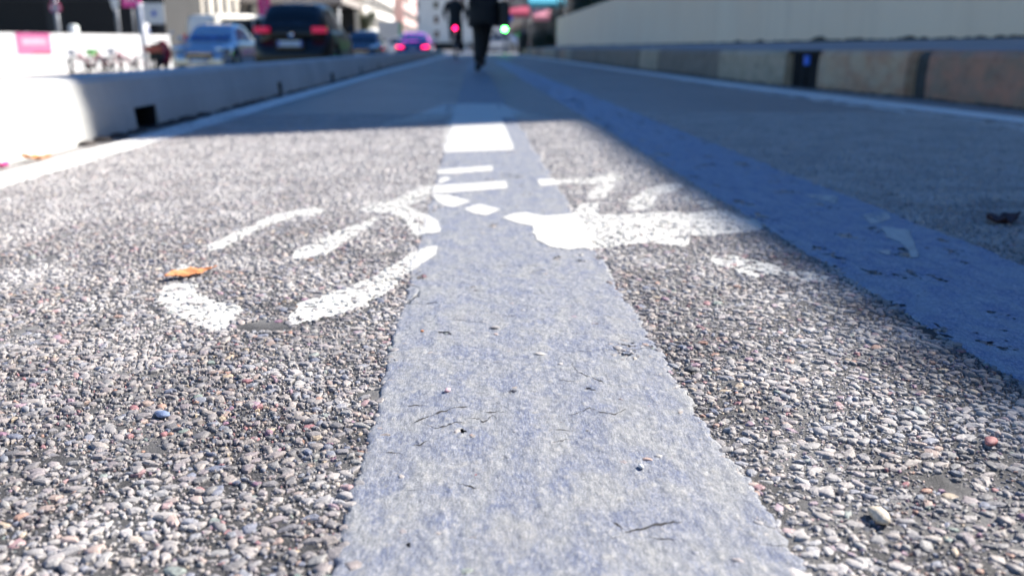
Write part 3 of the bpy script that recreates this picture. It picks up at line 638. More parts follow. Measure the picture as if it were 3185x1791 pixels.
# ---------------------------------------------------------------- buildings
m_glass = M('window_glass', (.02, .028, .04), .08, var=.3)
m_shade = M('shadow_interior', (.012, .012, .012), .8)
def building(name, label, x0, x1, y0, y1, z0, z1, mat, faces, trim, g0=4.0, fh=3.3, fw=2.6, ww=1.2, wh=1.9, roof=.5, shop=True, cat='building', maxw=46, balc=False):
    r = thing(name, label, cat, ((x0+x1)/2, (y0+y1)/2, z0)); cx, cy = (x0+x1)/2, (y0+y1)/2; H = z1-z0
    X0, X1, Y0, Y1 = x0-cx, x1-cx, y0-cy, y1-cy
    b = MB(); b.box(X0, X1, Y0, Y1, -.5, H); b.build('wall', mat, r)
    b = MB(); b.box(X0-.35, X1+.35, Y0-.35, Y1+.35, H+.002, H+roof); b.build('cornice', trim, r)
    cnt = 0
    for fc in faces:
        L = (Y1-Y0) if fc in ('+x', '-x') else (X1-X0); n = max(1, int(L/fw)); st = L/n; fl = max(1, int((H-g0)/fh))
        def place(u, z, du, dz, dep, bb, base=0.0):
            if fc == '+x': bb.box(X1+base, X1+base+dep, Y0+u-du/2, Y0+u+du/2, z, z+dz)
            elif fc == '-x': bb.box(X0-base-dep, X0-base, Y0+u-du/2, Y0+u+du/2, z, z+dz)
            elif fc == '-y': bb.box(X0+u-du/2, X0+u+du/2, Y0-base-dep, Y0-base, z, z+dz)
            else: bb.box(X0+u-du/2, X0+u+du/2, Y1+base, Y1+base+dep, z, z+dz)
        for f in range(fl):
            for i in range(n):
                if cnt >= maxw: break
                cnt += 1; u = (i+.5)*st; z = g0+f*fh+.7
                fr = MB(); place(u, z-.08, ww+.24, .08, .14, fr, .002); place(u, z+wh, ww+.24, .12, .12, fr, .002); place(u-ww/2-.06, z, .12, wh, .10, fr, .002); place(u+ww/2+.06, z, .12, wh, .10, fr, .002)
                o = fr.build('window', trim, r); g = MB(); place(u, z, ww, wh, .03, g, .004); g.build('pane', m_glass, o)
                if balc and i % 2 == 0:
                    q = MB(); place(u, z-.3, ww+.8, .14, .7, q, .15); q.build('balcony', trim, r)
        if shop:
            for i in range(max(1, n//2)):
                u = (i+.5)*L/max(1, n//2); g = MB(); place(u, .1, L/max(1, n//2)-.9, g0-1.1, .05, g, .004); g.build('shop_window', m_shade, r)
            g = MB(); place(L/2, g0-.5, L, .22, .22, g, .003); g.build('string_course', trim, r)
    return r
m_cream = concrete('render_cream', (.66, .60, .50), (.72, .66, .56), 1, .01, .4); m_white = concrete('render_white', (.74, .72, .68), (.80, .78, .74), 1, .01, .4)
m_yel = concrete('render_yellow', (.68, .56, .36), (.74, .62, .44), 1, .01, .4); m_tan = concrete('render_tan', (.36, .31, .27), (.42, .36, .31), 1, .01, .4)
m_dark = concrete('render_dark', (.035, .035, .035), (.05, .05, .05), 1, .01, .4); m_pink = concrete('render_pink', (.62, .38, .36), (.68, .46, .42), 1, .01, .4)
m_grey = concrete('render_grey', (.30, .28, .27), (.36, .34, .33), 1, .01, .4); m_trim = concrete('stone_trim', (.62, .58, .52), (.68, .64, .58), 1, .01, .4)
# right of the lane, out of the frame: their roof edge and corner draw the shadow on the lane
building('office_block', 'low block right of the camera whose roof edge shades the lane', 8.55, 20, -30, 9.2, 0, 6.36, m_tan, ['-x'], m_grey, roof=.4, maxw=14)
building('apartment_building', 'tall block beyond the wall on the right, shading the street', 8.0, 12.15, 9.48, 50, 0, 15.2, m_grey, ['-x'], m_trim, maxw=24)
# far along the right side
building('apartment_building', 'brownish far building on the right with small balconies', 6.6, 16, 74, 110, 0, 16, m_tan, ['-x', '-y'], m_grey, balc=True)
building('apartment_building', 'grey far building behind the brownish one on the right', 6.4, 16, 112, 190, 0, 18, m_grey, ['-x'], m_trim)
# left side of the street
gz = -.87
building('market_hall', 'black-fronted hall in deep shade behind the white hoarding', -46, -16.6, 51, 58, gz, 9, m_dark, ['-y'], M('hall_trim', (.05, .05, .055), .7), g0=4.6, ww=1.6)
building('apartment_building', 'cream stone building with dark windows behind the silver car', -32, -20.2, 60, 86, gz, 13, m_cream, ['+x', '-y'], m_trim, g0=2.6, fh=3.0)
building('apartment_building', 'pale yellow building catching the sun far down the left side', -32, -19.6, 112, 150, gz, 15, m_yel, ['+x', '-y'], m_trim)
building('apartment_building', 'white building far down the left side of the street', -32, -17.5, 152, 210, gz, 17, m_white, ['+x', '-y'], m_trim)
building('apartment_building', 'pinkish building beyond the white one on the left', -30, -15.5, 212, 262, gz, 16, m_pink, ['+x', '-y'], m_trim)
building('apartment_building', 'pale building closing the end of the street', -30, 12, 330, 350, gz, 34, m_white, ['-y'], m_trim, fw=7, ww=1.6, wh=2.4, fh=5, maxw=40)
def canopy():
    r = thing('station_canopy', 'flat grey canopy on posts behind the black car', 'canopy', (-15.5, 88, gz))
    b = MB(); b.box(-4.6, 4.2, -6, 8, 4.95, 5.6); b.build('roof_slab', M('canopy_grey', (.34, .31, .29), .7), r)
    for x in (-4, 0, 3.7): b = MB(); b.tube([(x, -5, 0), (x, -5, 4.96)], .14, 10); b.build('post', M('pole_grey', (.25, .26, .28), .5, .4), r)
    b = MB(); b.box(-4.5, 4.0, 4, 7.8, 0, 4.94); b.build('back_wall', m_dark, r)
canopy()
tree('dark street tree far off on the right, before the brownish building', 6.0, 62, 0, 7, 2.0, m_leafd, 4)
tree('green street tree far off on the left beyond the yellow building', -15.5, 135, gz, 6, 1.8, m_leafg, 9)

# ---------------------------------------------------------------- hoarding with a pink poster
m_hoard = M('hoarding_white', (.80, .80, .80), .5, var=.03, bump=.002)
def text(name, s, size, mat, parent, mtx, ext=.004):
    cu = bpy.data.curves.new(name, 'FONT'); cu.body = s; cu.size = size; cu.extrude = ext; cu.align_x = 'CENTER'; cu.align_y = 'CENTER'
    o = bpy.data.objects.new(name, cu); C.objects.link(o); cu.materials.append(mat)
    if parent: o.parent = parent
    o.matrix_local = mtx; return o
def hoarding():
    a = Vector((-18.5, 37.0)); c = Vector((-14.2, 44.0)); d = (c-a); L = d.length; rz = math.atan2(d.y, d.x); z = -.87
    r = thing('hoarding', 'white site hoarding of tall panels across the far left', 'hoarding', (a.x, a.y, z), rz)
    b = MB(); n = 7
    for k in range(-5, n): x0 = k*L/n; p = MB(); p.box(x0+.01, x0+L/n-.01, -.02, .02, .04, 1.76); p.build('panel', m_hoard, r)
    for k in range(-5, n+1): p = MB(); p.box(k*L/n-.03, k*L/n+.03, .022, .08, 0, 1.80); p.build('post', M('pole_grey', (.25, .26, .28), .5, .4), r)
    x = .62; p = MB(); p.box(x, x+1.5, -.034, -.022, .92, 1.75)
    po = p.build('poster', M('poster_pink', (.55, .17, .32), .5, var=.04), r)
    p = MB(); p.box(x+.004, x+1.496, -.038, -.035, 1.66, 1.745); p.build('poster_border', M('poster_magenta', (.50, .03, .22), .5), po)
    p = MB(); p.box(x+.65, x+1.496, -.038, -.035, .925, 1.0); p.build('poster_footer', M('poster_red', (.55, .04, .09), .5), po)
    p = MB(); p.box(x+.25, x+1.3, -.038, -.035, 1.30, 1.55); p.build('poster_band', M('poster_pale', (.60, .38, .48), .5), po)
hoarding()

# ---------------------------------------------------------------- signs and poles
m_pole = M('pole_grey', (.25, .26, .28), .5, .4); m_wsign = M('sign_white', (.80, .80, .78), .4, var=.03)
def pole_sign(name, label, x, y, z, hh, build, r=.03, mat=None, cat='sign'):
    t = thing(name, label, cat, (x, y, z)); b = MB(); b.tube([(0, 0, 0), (0, 0, hh)], r, 10); b.build('pole', mat or m_pole, t); build(t); return t
def wsign(t):
    b = MB(); pts = []
    w_, h_, q = .36, .36, .07
    for cx, cz, a0 in ((w_-q, h_-q, 0), (-w_+q, h_-q, 90), (-w_+q, -h_+q, 180), (w_-q, -h_+q, 270)):
        for k in range(5): a = math.radians(a0+22.5*k); pts.append((cx+q*math.cos(a), cz+q*math.sin(a)))
    n = len(pts); b.add([(x+.47, -.06, z+2.05) for x, z in pts]+[(x+.47, -.035, z+2.05) for x, z in pts], [tuple(range(n)), tuple(range(n, 2*n))[::-1]]+[(i, n+i, n+(i+1) % n, (i+1) % n) for i in range(n)])
    o = b.build('sign_panel', m_wsign, t); d = MB(); d.add([(.47+.11*math.cos(a), -.064, 2.05+.13*math.sin(a)) for a in [k*1.5708 for k in range(4)]]+[(.47+.11*math.cos(a), -.061, 2.05+.13*math.sin(a)) for a in [k*1.5708 for k in range(4)]], [(0, 1, 2, 3), (7, 6, 5, 4), (0, 4, 5, 1), (1, 5, 6, 2), (2, 6, 7, 3), (3, 7, 4, 0)]); d.build('pictogram', M('sign_blue', (.03, .12, .60), .4), o)
pole_sign('parking_sign', 'white panel with a small blue emblem on a thick pale post', -11.9, 34, -.55, 2.4, wsign, .11, M('post_pale', (.72, .73, .76), .5))
def disc_sign(t, z, R_, c1, c2=None, bar=False):
    b = MB(); b.lathe([(R_, -.05), (R_, -.03)], 28, 'y', (0, 0, z)); o = b.build('sign_disc', c1, t)
    if bar: d = MB(); d.box(-R_*.7, R_*.7, -.055, -.051, z-.07, z+.07); d.build('sign_bar', m_wsign, o)
    elif c2: d = MB(); d.lathe([(R_*.55, -.056), (R_*.55, -.051)], 24, 'y', (0, 0, z)); d.build('sign_face', c2, o)
m_red = M('sign_red', (.70, .03, .10), .4); m_blue = M('sign_blue', (.03, .12, .60), .4)
def lollipop(t):
    disc_sign(t, 3.0, .27, M('sign_pinkred', (.80, .16, .30), .4), None, True)
    d = MB(); d.lathe([(.27, -.05), (.27, -.03)], 28, 'y', (0, 0, 3.6)); d.build('sign_disc', M('sign_pinkred', (.80, .16, .30), .4), t)
pole_sign('traffic_sign', 'pink-red round sign with a white bar on a grey post above the hoarding', -19.5, 44.5, -.87, 3.9, lollipop, .10)
pole_sign('traffic_sign', 'long white oval sign on a grey post before the black-fronted hall', -16.67, 44.4, -.87, 4.4, lambda t: (lambda b: b.build('sign_panel', m_wsign, t))(MB().ell((0, -.1, 3.45), (.2, .03, .62), 20, 12)), .09)
def metro(t):
    b = MB(); b.box(-.42, .42, -.05, .05, 3.05, 3.95); o = b.build('sign_panel', M('sign_magenta', (.72, .04, .32), .4), t)
    for k in (-1, 0, 1): d = MB(); d.box(k*.2-.04, k*.2+.04, -.054, -.051, 3.3, 3.85); d.build('sign_stroke', m_wsign, o)
pole_sign('station_sign', 'square magenta sign with white strokes beside the white oval sign', -16.15, 45, -.87, 4.0, metro, .04)
pole_sign('banner', 'tall magenta banner hanging on a post behind the silver car', -12.56, 57, -.57, 5.2, lambda t: (lambda b: b.build('banner_cloth', M('banner_magenta', (.55, .03, .22), .6), t))(MB().box(-.36, .36, -.04, .0, 2.67, 5.1)), .05, cat='banner')
pole_sign('traffic_sign', 'round blue sign on a thin pole far off behind the walking person', 2.46, 61.5, 0, 2.6, lambda t: disc_sign(t, 2.2, .27, m_blue), .035)
pole_sign('traffic_sign', 'small round blue sign on a pole beside the far dark car', -5.77, 54, -.35, 1.7, lambda t: disc_sign(t, 1.45, .22, m_blue), .035)
def lamp_signal(name, label, x, y, z, hh, lz, c, e):
    t = thing(name, label, 'traffic light', (x, y, z)); b = MB(); b.tube([(0, 0, 0), (0, 0, hh)], .05, 10); b.build('pole', m_pole, t)
    b = MB(); b.bbox(-.14, .14, -.16, .02, lz-.75, lz+.30, .03); o = b.build('signal_head', M('signal_black', (.02, .02, .02), .5), t)
    for k, cc in enumerate(((.2, .02, .02), (.2, .12, .02), (.02, .15, .05))):
        lit = (k == 2 and c[1] > c[0]) or (k == 0 and c[0] > c[1])
        d = MB(); zz = lz+.13-.3*k if not lit or k == 0 else lz+.13-.3*k; d.lathe([(.10, -.19), (.10, -.161)], 16, 'y', (0, 0, zz))
        d.build('lamp', M('lamp_on_'+name, c, .4, emit=e) if lit else M('lamp_off_%d' % k, cc, .3), o)
lamp_signal('traffic_light', 'traffic light showing green above the far white car', 1.64, 46, 0, 2.0, 1.68, (.05, 1., .08), 30)
def kiosk():
    t = thing('street_kiosk', 'green-edged white kiosk panel far down the left carriageway', 'kiosk', (-7.1, 82, -.35))
    b = MB(); b.bbox(-1.1, .75, -.6, .6, 0, 2.9, .05); b.build('body', m_white, t)
    b = MB(); b.box(.752, .95, -.55, .55, .1, 2.8); b.build('side_panel', M('kiosk_green', (.05, .45, .16), .5), t)
kiosk()
def awning(label, c, x, y, z, w_, d_, cat='awning'):
    t = thing('shop_awning', label, cat, (x, y, z)); b = MB(); b.add([(-w_/2, 0, .5), (w_/2, 0, .5), (w_/2, -d_, 0), (-w_/2, -d_, 0), (-w_/2, 0, .46), (w_/2, 0, .46), (w_/2, -d_, -.04), (-w_/2, -d_, -.04)], [(0, 1, 2, 3), (7, 6, 5, 4), (0, 4, 5, 1), (1, 5, 6, 2), (2, 6, 7, 3), (3, 7, 4, 0)])
    b.build('cloth', M('awning_%s' % label.split()[0], c, .7), t); b = MB(); b.box(-w_/2, w_/2, -d_-.02, -d_, -.3, -.0)
    b.build('valance', M('awning_%s' % label.split()[0], c, .7), t)
    for s in (-1, 1): b = MB(); b.tube([(s*w_/2*.95, -d_*.95, 0), (s*w_/2*.95, -d_*.95, -z+.0)], .025, 6); b.build('post', m_pole, t)
awning('crimson shop awning far off on the right of the walking person', (.42, .05, .10), 3.5, 68, 2.75, 1.5, 1.0)
awning('teal shop awning far off near the end of the long wall', (.05, .34, .46), 5.3, 66, 3.35, 2.6, 1.2)
awning('pink shop awning between the far shrubs and the brownish building', (.66, .25, .30), 5.2, 69, 2.55, 1.3, .8)
def bin_():
    t = thing('litter_bin', 'dark litter bin standing on the pavement past the shrub end', 'litter bin', (2.51, 45, 0))
    b = MB(); b.lathe([(.2, 0), (.24, .1), (.27, .8), (.28, .95)], 18); b.build('body', M('bin_black', (.02, .022, .022), .5), t)
    b = MB(); b.lathe([(.29, .955), (.30, 1.0), (.2, 1.08), (.05, 1.1)], 18); b.build('lid', M('bin_lid', (.03, .03, .03), .4), t)
bin_()
# orange plastic post and bollards
def bollard(label, x, y, z, hh, c, r=.08):
    t = thing('bollard', label, 'bollard', (x, y, z)); b = MB(); b.lathe([(r*1.5, 0), (r*1.5, .04), (r, .06), (r, hh-.12), (r*.95, hh-.05), (r*.5, hh)], 16); b.build('post', M('bollard_%s' % label.split()[0], c, .5), t)
    b = MB(); b.lathe([(r*1.02, hh-.28), (r*1.02, hh-.18)], 16); b.build('reflective_band', m_wsign, t)
bollard('orange plastic marker post rising behind the silver car', -9.0, 45, -.43, 2.3, (.75, .16, .05), .14)
bollard('white bollard behind the hoarding top, near the dark hall', -19.0, 45, -.87, 2.25, (.75, .80, .76), .22)
bollard('mauve-grey bollard left of the thick pale post', -15.8, 45.4, -.70, 2.3, (.30, .32, .46), .2)
# ---------------------------------------------------------------- vehicles
m_rub = M('rubber', (.02, .02, .02), .8); m_alloy = M('alloy', (.55, .56, .58), .28, .9); m_dkpl = M('dark_trim', (.018, .018, .02), .45)
m_tail = M('tail_lamp', (.55, .01, .06), .25, emit=.0); m_head = M('head_lamp', (.75, .78, .82), .12, 1.); m_chrome = M('chrome', (.8, .8, .82), .08, 1.)
m_plate = M('plate', (.68, .72, .80), .45); m_pblue = M('plate_blue', (.03, .12, .6), .4); m_ink = M('plate_ink', (.03, .03, .04), .6)
m_mag = M('window_magenta', (.75, .08, .72), .3)
STY = dict(
 hatch=dict(L=4.25, W=1.78, belt=[(0, .50, .62), (.04, .70, .82), (.10, .92, .88), (.40, .93, .90), (.66, .92, .90), (.74, .86, .89), (.92, .74, .82), (.985, .55, .70), (1, .42, .62)],
            roof=[(.045, .93, .60), (.10, 1.24, .57), (.16, 1.42, .56), (.35, 1.48, .56), (.52, 1.45, .56), (.60, 1.36, .57), (.74, .90, .66)]),
 sedan=dict(L=4.45, W=1.78, belt=[(0, .52, .66), (.03, .72, .82), (.10, .90, .87), (.30, .90, .89), (.66, .89, .89), (.74, .86, .88), (.92, .74, .82), (.985, .55, .70), (1, .42, .62)],
            roof=[(.10, .88, .62), (.20, 1.20, .58), (.30, 1.37, .56), (.45, 1.42, .56), (.56, 1.38, .56), (.62, 1.28, .58), (.75, .86, .66)]),
 van=dict(L=4.9, W=1.9, belt=[(0, .60, .86), (.02, 1.0, .93), (.10, 1.10, .95), (.5, 1.10, .95), (.80, 1.05, .94), (.88, .98, .90), (.97, .80, .82), (1, .5, .72)],
          roof=[(.005, 1.02, .88), (.02, 1.9, .84), (.06, 2.05, .82), (.4, 2.10, .82), (.66, 2.05, .82), (.72, 1.90, .82), (.90, .98, .84)]))
def car(kind, label, x, y, z, rz, paint, win=None, tail=None, group=None, plate='', front_plate=False, coat=1.):
    """nose points to +y in its own frame"""
    S = STY[kind]; L, W = S['L'], S['W']; t = thing('van' if kind == 'van' else 'car', label, 'van' if kind == 'van' else 'car', (x, y, z), rz, group)
    def Y(s): return -L/2+s*L
    wy = (Y(.195), Y(.80)); wr = .32 if kind != 'van' else .35
    b = MB(); rings = []
    ss = sorted(set([p[0] for p in S['belt']]+[i/40 for i in range(41)])); bx = [p[0] for p in S['belt']]
    for s in ss:
        zb = np.interp(s, bx, [p[1] for p in S['belt']]); hw = np.interp(s, bx, [p[2] for p in S['belt']])*W/1.8
        lo = .20
        for c in wy:     # wheel arches rise the sill line
            d = abs(Y(s)-c)
            if d < wr+.06: lo = max(lo, .33+math.sqrt(max(0, (wr+.06)**2-d*d))*.98)
        lo = min(lo, zb-.06)
        sh = lo+(zb-lo)*.62
        pr = [(0, .20), (hw*.80, .20), (hw*.80, max(.21, lo-.01)), (hw*.97, lo), (hw, min(sh, lo+.12)), (hw, sh), (hw*.965, zb-.04), (hw*.90, zb), (hw*.5, zb+.02), (0, zb+.03)]
        rings.append([(px, Y(s), pz) for px, pz in pr]+[(-px, Y(s), pz) for px, pz in pr[::-1][1:-1]])
    b.loft(rings); o = b.build('body', paint, t); bp = o.modifiers.new('b', 'BEVEL'); bp.width = .012; bp.segments = 2; bp.limit_method = 'ANGLE'; bp.angle_limit = math.radians(50)
    rx = [p[0] for p in S['roof']]; b = MB(); rings = []
    for s in np.linspace(rx[0], rx[-1], 30):
        zt = np.interp(s, rx, [p[1] for p in S['roof']]); hw = np.interp(s, rx, [p[2] for p in S['roof']]); zb = np.interp(s, bx, [p[1] for p in S['belt']]); bw = np.interp(s, bx, [p[2] for p in S['belt']])*W/1.8*.88
        zt = max(zt, zb+.02); zm = zb+(zt-zb)*.9
        pr = [(0, zb-.05), (bw, zb-.05), (bw, zb), (bw+(hw-bw)*.85, zm-.01), (hw*.95, zt-.015), (hw*.6, zt+.01), (0, zt+.015)]
        rings.append([(px, Y(s), pz) for px, pz in pr]+[(-px, Y(s), pz) for px, pz in pr[::-1][1:-1]])
    b.loft(rings); b.build('cabin', paint, t)
    win = win or m_glass
    def gpos(s, u):     # point on the side of the cabin; u from belt (0) to roof (1)
        zt = np.interp(s, rx, [p[1] for p in S['roof']]); hw = np.interp(s, rx, [p[2] for p in S['roof']]); zb = np.interp(s, bx, [p[1] for p in S['belt']]); bw = np.interp(s, bx, [p[2] for p in S['belt']])*W/1.8*.88
        zt = max(zt, zb+.02); zm = zb+(zt-zb)*.9-.01; return bw+(hw-bw)*.85*u, zb+(zm-zb)*u
    r0, r1 = rx[0], rx[-1]
    def side(name, s0, s1, s0t, s1t):
        for sg in (-1, 1):
            g = MB(); n = 8; V = []
            for i in range(n+1):
                sb = s0+(s1-s0)*i/n; stt = s0t+(s1t-s0t)*i/n
                for (s, u) in ((sb, .06), ((sb+stt)/2, .5), (stt, .92)):
                    px, pz = gpos(s, u); V.append((sg*(px+.008), Y(s), pz))
            F = [(i*3+k, (i+1)*3+k, (i+1)*3+k+1, i*3+k+1) for i in range(n) for k in range(2)]
            g.add(V, F if sg > 0 else [f[::-1] for f in F], True); g.build('side_window', win, t)
    side('s', rx[1]+.02, .40, rx[2]+.04, .40); side('s', .42, rx[-1]-.05, .42, rx[-2]-.015)
    def screen(name, i0, i1, off, flip):
        s0, z0_, h0 = S['roof'][i0]; s1, z1_, h1 = S['roof'][i1]; V = []
        for u in (.12, .5, .93):
            s = s0+(s1-s0)*u; zz = z0_+(z1_-z0_)*u+.028; hh = (h0+(h1-h0)*u)*.86
            for k in range(-3, 4): V.append((hh*k/3, Y(s)+off-.02*abs(k/3)**2*(1 if off > 0 else -1), zz))
        F = [(i*7+k, i*7+k+1, (i+1)*7+k+1, (i+1)*7+k) for i in range(2) for k in range(6)]
        g = MB(); g.add(V, [f[::-1] for f in F] if flip else F, True); g.build(name, win, t)
    screen('rear_window', 0, 2, -.022, False); screen('windscreen', len(rx)-1, len(rx)-3 if kind != 'van' else len(rx)-2, .022, True)
    for c in wy:
        for sg in (-1, 1):
            wx = sg*(W/2-.11); q = MB(); q.torus(wr-.075, .075, 'x', (wx, c, wr), 28, 8); ty = q.build('tyre', m_rub, t); ty.name = 'wheel'
            q = MB(); q.lathe([(.02, sg*.075), (.06, sg*.08), (.10, sg*.05), (wr-.10, sg*.045), (wr-.085, sg*.075), (wr-.08, -sg*.05)], 20, 'x', (wx, c, wr)); q.build('rim', m_alloy, ty)
    tl = tail or m_tail; zr = np.interp(.06, bx, [p[1] for p in S['belt']])-.06; bwid = .80*W/1.8
    for sg in (-1, 1):
        q = MB()
        if kind == 'van': q.bbox(sg*.84-.06, sg*.84+.06, Y(0)-.03, Y(0)+.06, .95, 1.35, .02)
        else: q.bbox(min(sg*.46, sg*.77), max(sg*.46, sg*.77), Y(.02)-.05, Y(.06), (.88 if kind == 'hatch' else zr-.08), (.99 if kind == 'hatch' else zr+.01), .02)
        q.build('tail_light', tl, t)
        q = MB(); q.ell((sg*.62*W/1.8, Y(.955), .68), (.20, .10, .09), 16, 10); q.build('headlight', m_head, t)
        q = MB(); q.ell((sg*(W/2+.07), Y(.665), .97 if kind != 'van' else 1.25), (.10, .06, .07), 12, 8); q.tube([(sg*W*.44, Y(.66), .94), (sg*(W/2+.03), Y(.665), .96)], .02, 6); q.build('wing_mirror', paint, t)
    q = MB(); q.bbox(-W*.44, W*.44, Y(0)-.04, Y(.05), .24, .44, .05); q.build('rear_bumper', paint if kind == 'hatch' else m_dkpl, t)
    q = MB(); q.bbox(-W*.40, W*.40, Y(.97), Y(1)+.035, .24, .36, .05); q.build('front_bumper', paint, t)
    q = MB(); q.bbox(-.40, .40, Y(.975), Y(1)+.022, .40, .54, .03); q.build('grille', m_dkpl, t)
    q = MB(); q.box(-.36, .36, Y(1)+.026, Y(1)+.034, .535, .55); q.box(-.36, .36, Y(1)+.026, Y(1)+.034, .40, .415); q.build('chrome_bar', m_chrome, t)
    for sg, yy, zz in ((-1, Y(0)-.052, .50), (1, Y(1)+.040, .30)):
        if sg < 0: zz = .62 if kind == 'hatch' else .56
        q = MB(); q.box(-.26, .26, yy-.006, yy+.006, zz, zz+.11); pl = q.build('number_plate', m_plate, t)
        for s2 in (-1, 1): q = MB(); q.box(s2*.24-.018, s2*.24+.018, yy+sg*.0065, yy+sg*.009, zz+.004, zz+.106); q.build('plate_strip', m_pblue, pl)
    if kind == 'hatch':
        q = MB(); q.bbox(-.30, .30, Y(0)-.045, Y(.02)+.06, .56, .76, .03); q.build('plate_recess', paint, t)
        q = MB(); q.lathe([(.062, Y(.04)-.075), (.062, Y(.04)-.055)], 20, 'y', (0, 0, .86)); e = q.build('badge', m_chrome, t)
    return t
p_black = M('paint_black', (.003, .003, .004), .35, 0, coat=.12); p_silver = M('paint_silver', (.50, .52, .56), .22, .75, coat=1.); p_white = M('paint_white', (.78, .78, .78), .3, coat=1.)
p_cream = M('paint_cream', (.76, .72, .62), .35, coat=.6); p_blue = M('paint_blue', (.03, .06, .20), .25, .3, coat=1.); p_navy = M('paint_navy', (.012, .02, .05), .25, coat=1.)
m_tailon = M('tail_lamp_lit', (.8, .01, .09), .3, emit=.12); m_tailhot = M('brake_lamp_lit', (1, .01, .10), .3, emit=3.)
m_sky = M('window_sky_reflection', (.02, .07, .30), .06, var=.3)  # blue base colour paints the sky's reflection into the glass
car('hatch', 'black hatchback seen from behind just over the separator', -3.9, 22.1, -.35, 0, p_black, tail=m_tailon).scale = (1, 1, 1.1)
car('sedan', 'silver car facing the camera left of the black hatchback', -7.8, 28.8, -.40, math.pi, p_silver, win=m_sky)
car('van', 'cream van parked behind the silver car', -9.1, 38.2, -.50, math.radians(-38), p_cream)
car('sedan', 'small dark car in the distance just ahead of the black hatchback', -4.9, 42.5, -.35, math.pi, p_navy)
car('sedan', 'white car in the distance between the dark car and the brake lights', -4.9, 64, -.35, math.radians(80), p_white)
car('sedan', 'blue car far ahead with both brake lights glowing red', -2.85, 46.5, -.35, 0, p_blue, win=m_mag, tail=m_tailhot)
car('sedan', 'white car far ahead in the sun at the right of the walking person', 2.5, 75, 0, math.radians(60), p_white)
car('hatch', 'small white car farthest off, just beside the legs of the walking person', 1.3, 90, 0, math.radians(20), p_white)

# ---------------------------------------------------------------- scooter and hired bicycles
def scooter():
    t = thing('scooter', 'red scooter with a black rear parked left of the silver car', 'scooter', (-9.95, 29.8, -.49), math.radians(8))
    R1 = M('scooter_red', (.62, .01, .05), .3, coat=.8)
    b = MB(); b.loft([[(w_*math.cos(a), y_, z_+h_*math.sin(a)) for a in [k*.5236 for k in range(12)]] for y_, w_, z_, h_ in ((-.80, .10, .78, .05), (-.72, .22, .74, .13), (-.4, .24, .66, .18), (-.05, .17, .52, .2), (.1, .12, .40, .12))]); b.build('tail_body', R1, t)
    b = MB(); b.loft([[(w_*math.cos(a), y_+.06*math.sin(a), z_) for a in [k*.5236 for k in range(12)]] for y_, w_, z_ in ((.52, .14, .25), (.50, .24, .5), (.46, .25, .75), (.40, .17, .95), (.38, .08, 1.0))]); b.build('leg_shield', R1, t)
    b = MB(); b.bbox(-.16, .16, -.1, .5, .24, .30, .04); b.build('footboard', m_dkpl, t)
    b = MB(); b.bbox(-.15, .15, -.68, .02, .84, .93, .07); b.build('seat', m_dkpl, t)
    b = MB(); b.bbox(-.30, .30, -1.0, -.62, .66, .86, .06); b.build('rear_rack_box', R1, t)
    for y_ in (-.58, .68): b = MB(); b.torus(.19, .055, 'x', (0, y_, .245), 24, 8); o = b.build('wheel', m_rub, t); q = MB(); q.lathe([(.13, -.03), (.13, .03)], 16, 'x', (0, y_, .245)); q.build('rim', m_alloy, o)
    b = MB(); b.bbox(-.20, .20, -.88, -.72, .40, .66, .04); b.build('number_plate_holder', m_dkpl, t)
    b = MB(); b.tube([(0, .68, .245), (0, .42, .98)], .03, 8); b.tube([(-.33, .36, 1.06), (-.1, .42, 1.02), (.1, .42, 1.02), (.33, .36, 1.06)], .018, 8); b.build('handlebar', m_dkpl, t)
    for s in (-1, 1): b = MB(); b.tube([(s*.25, .38, 1.05), (s*.32, .36, 1.24)], .008, 6); b.ell((s*.34, .35, 1.27), (.07, .015, .045), 12, 8); b.build('mirror', m_chrome, t)
    b = MB(); b.ell((0, -.83, .74), (.12, .03, .05), 12, 8); b.build('tail_light', m_tail, t)
scooter()
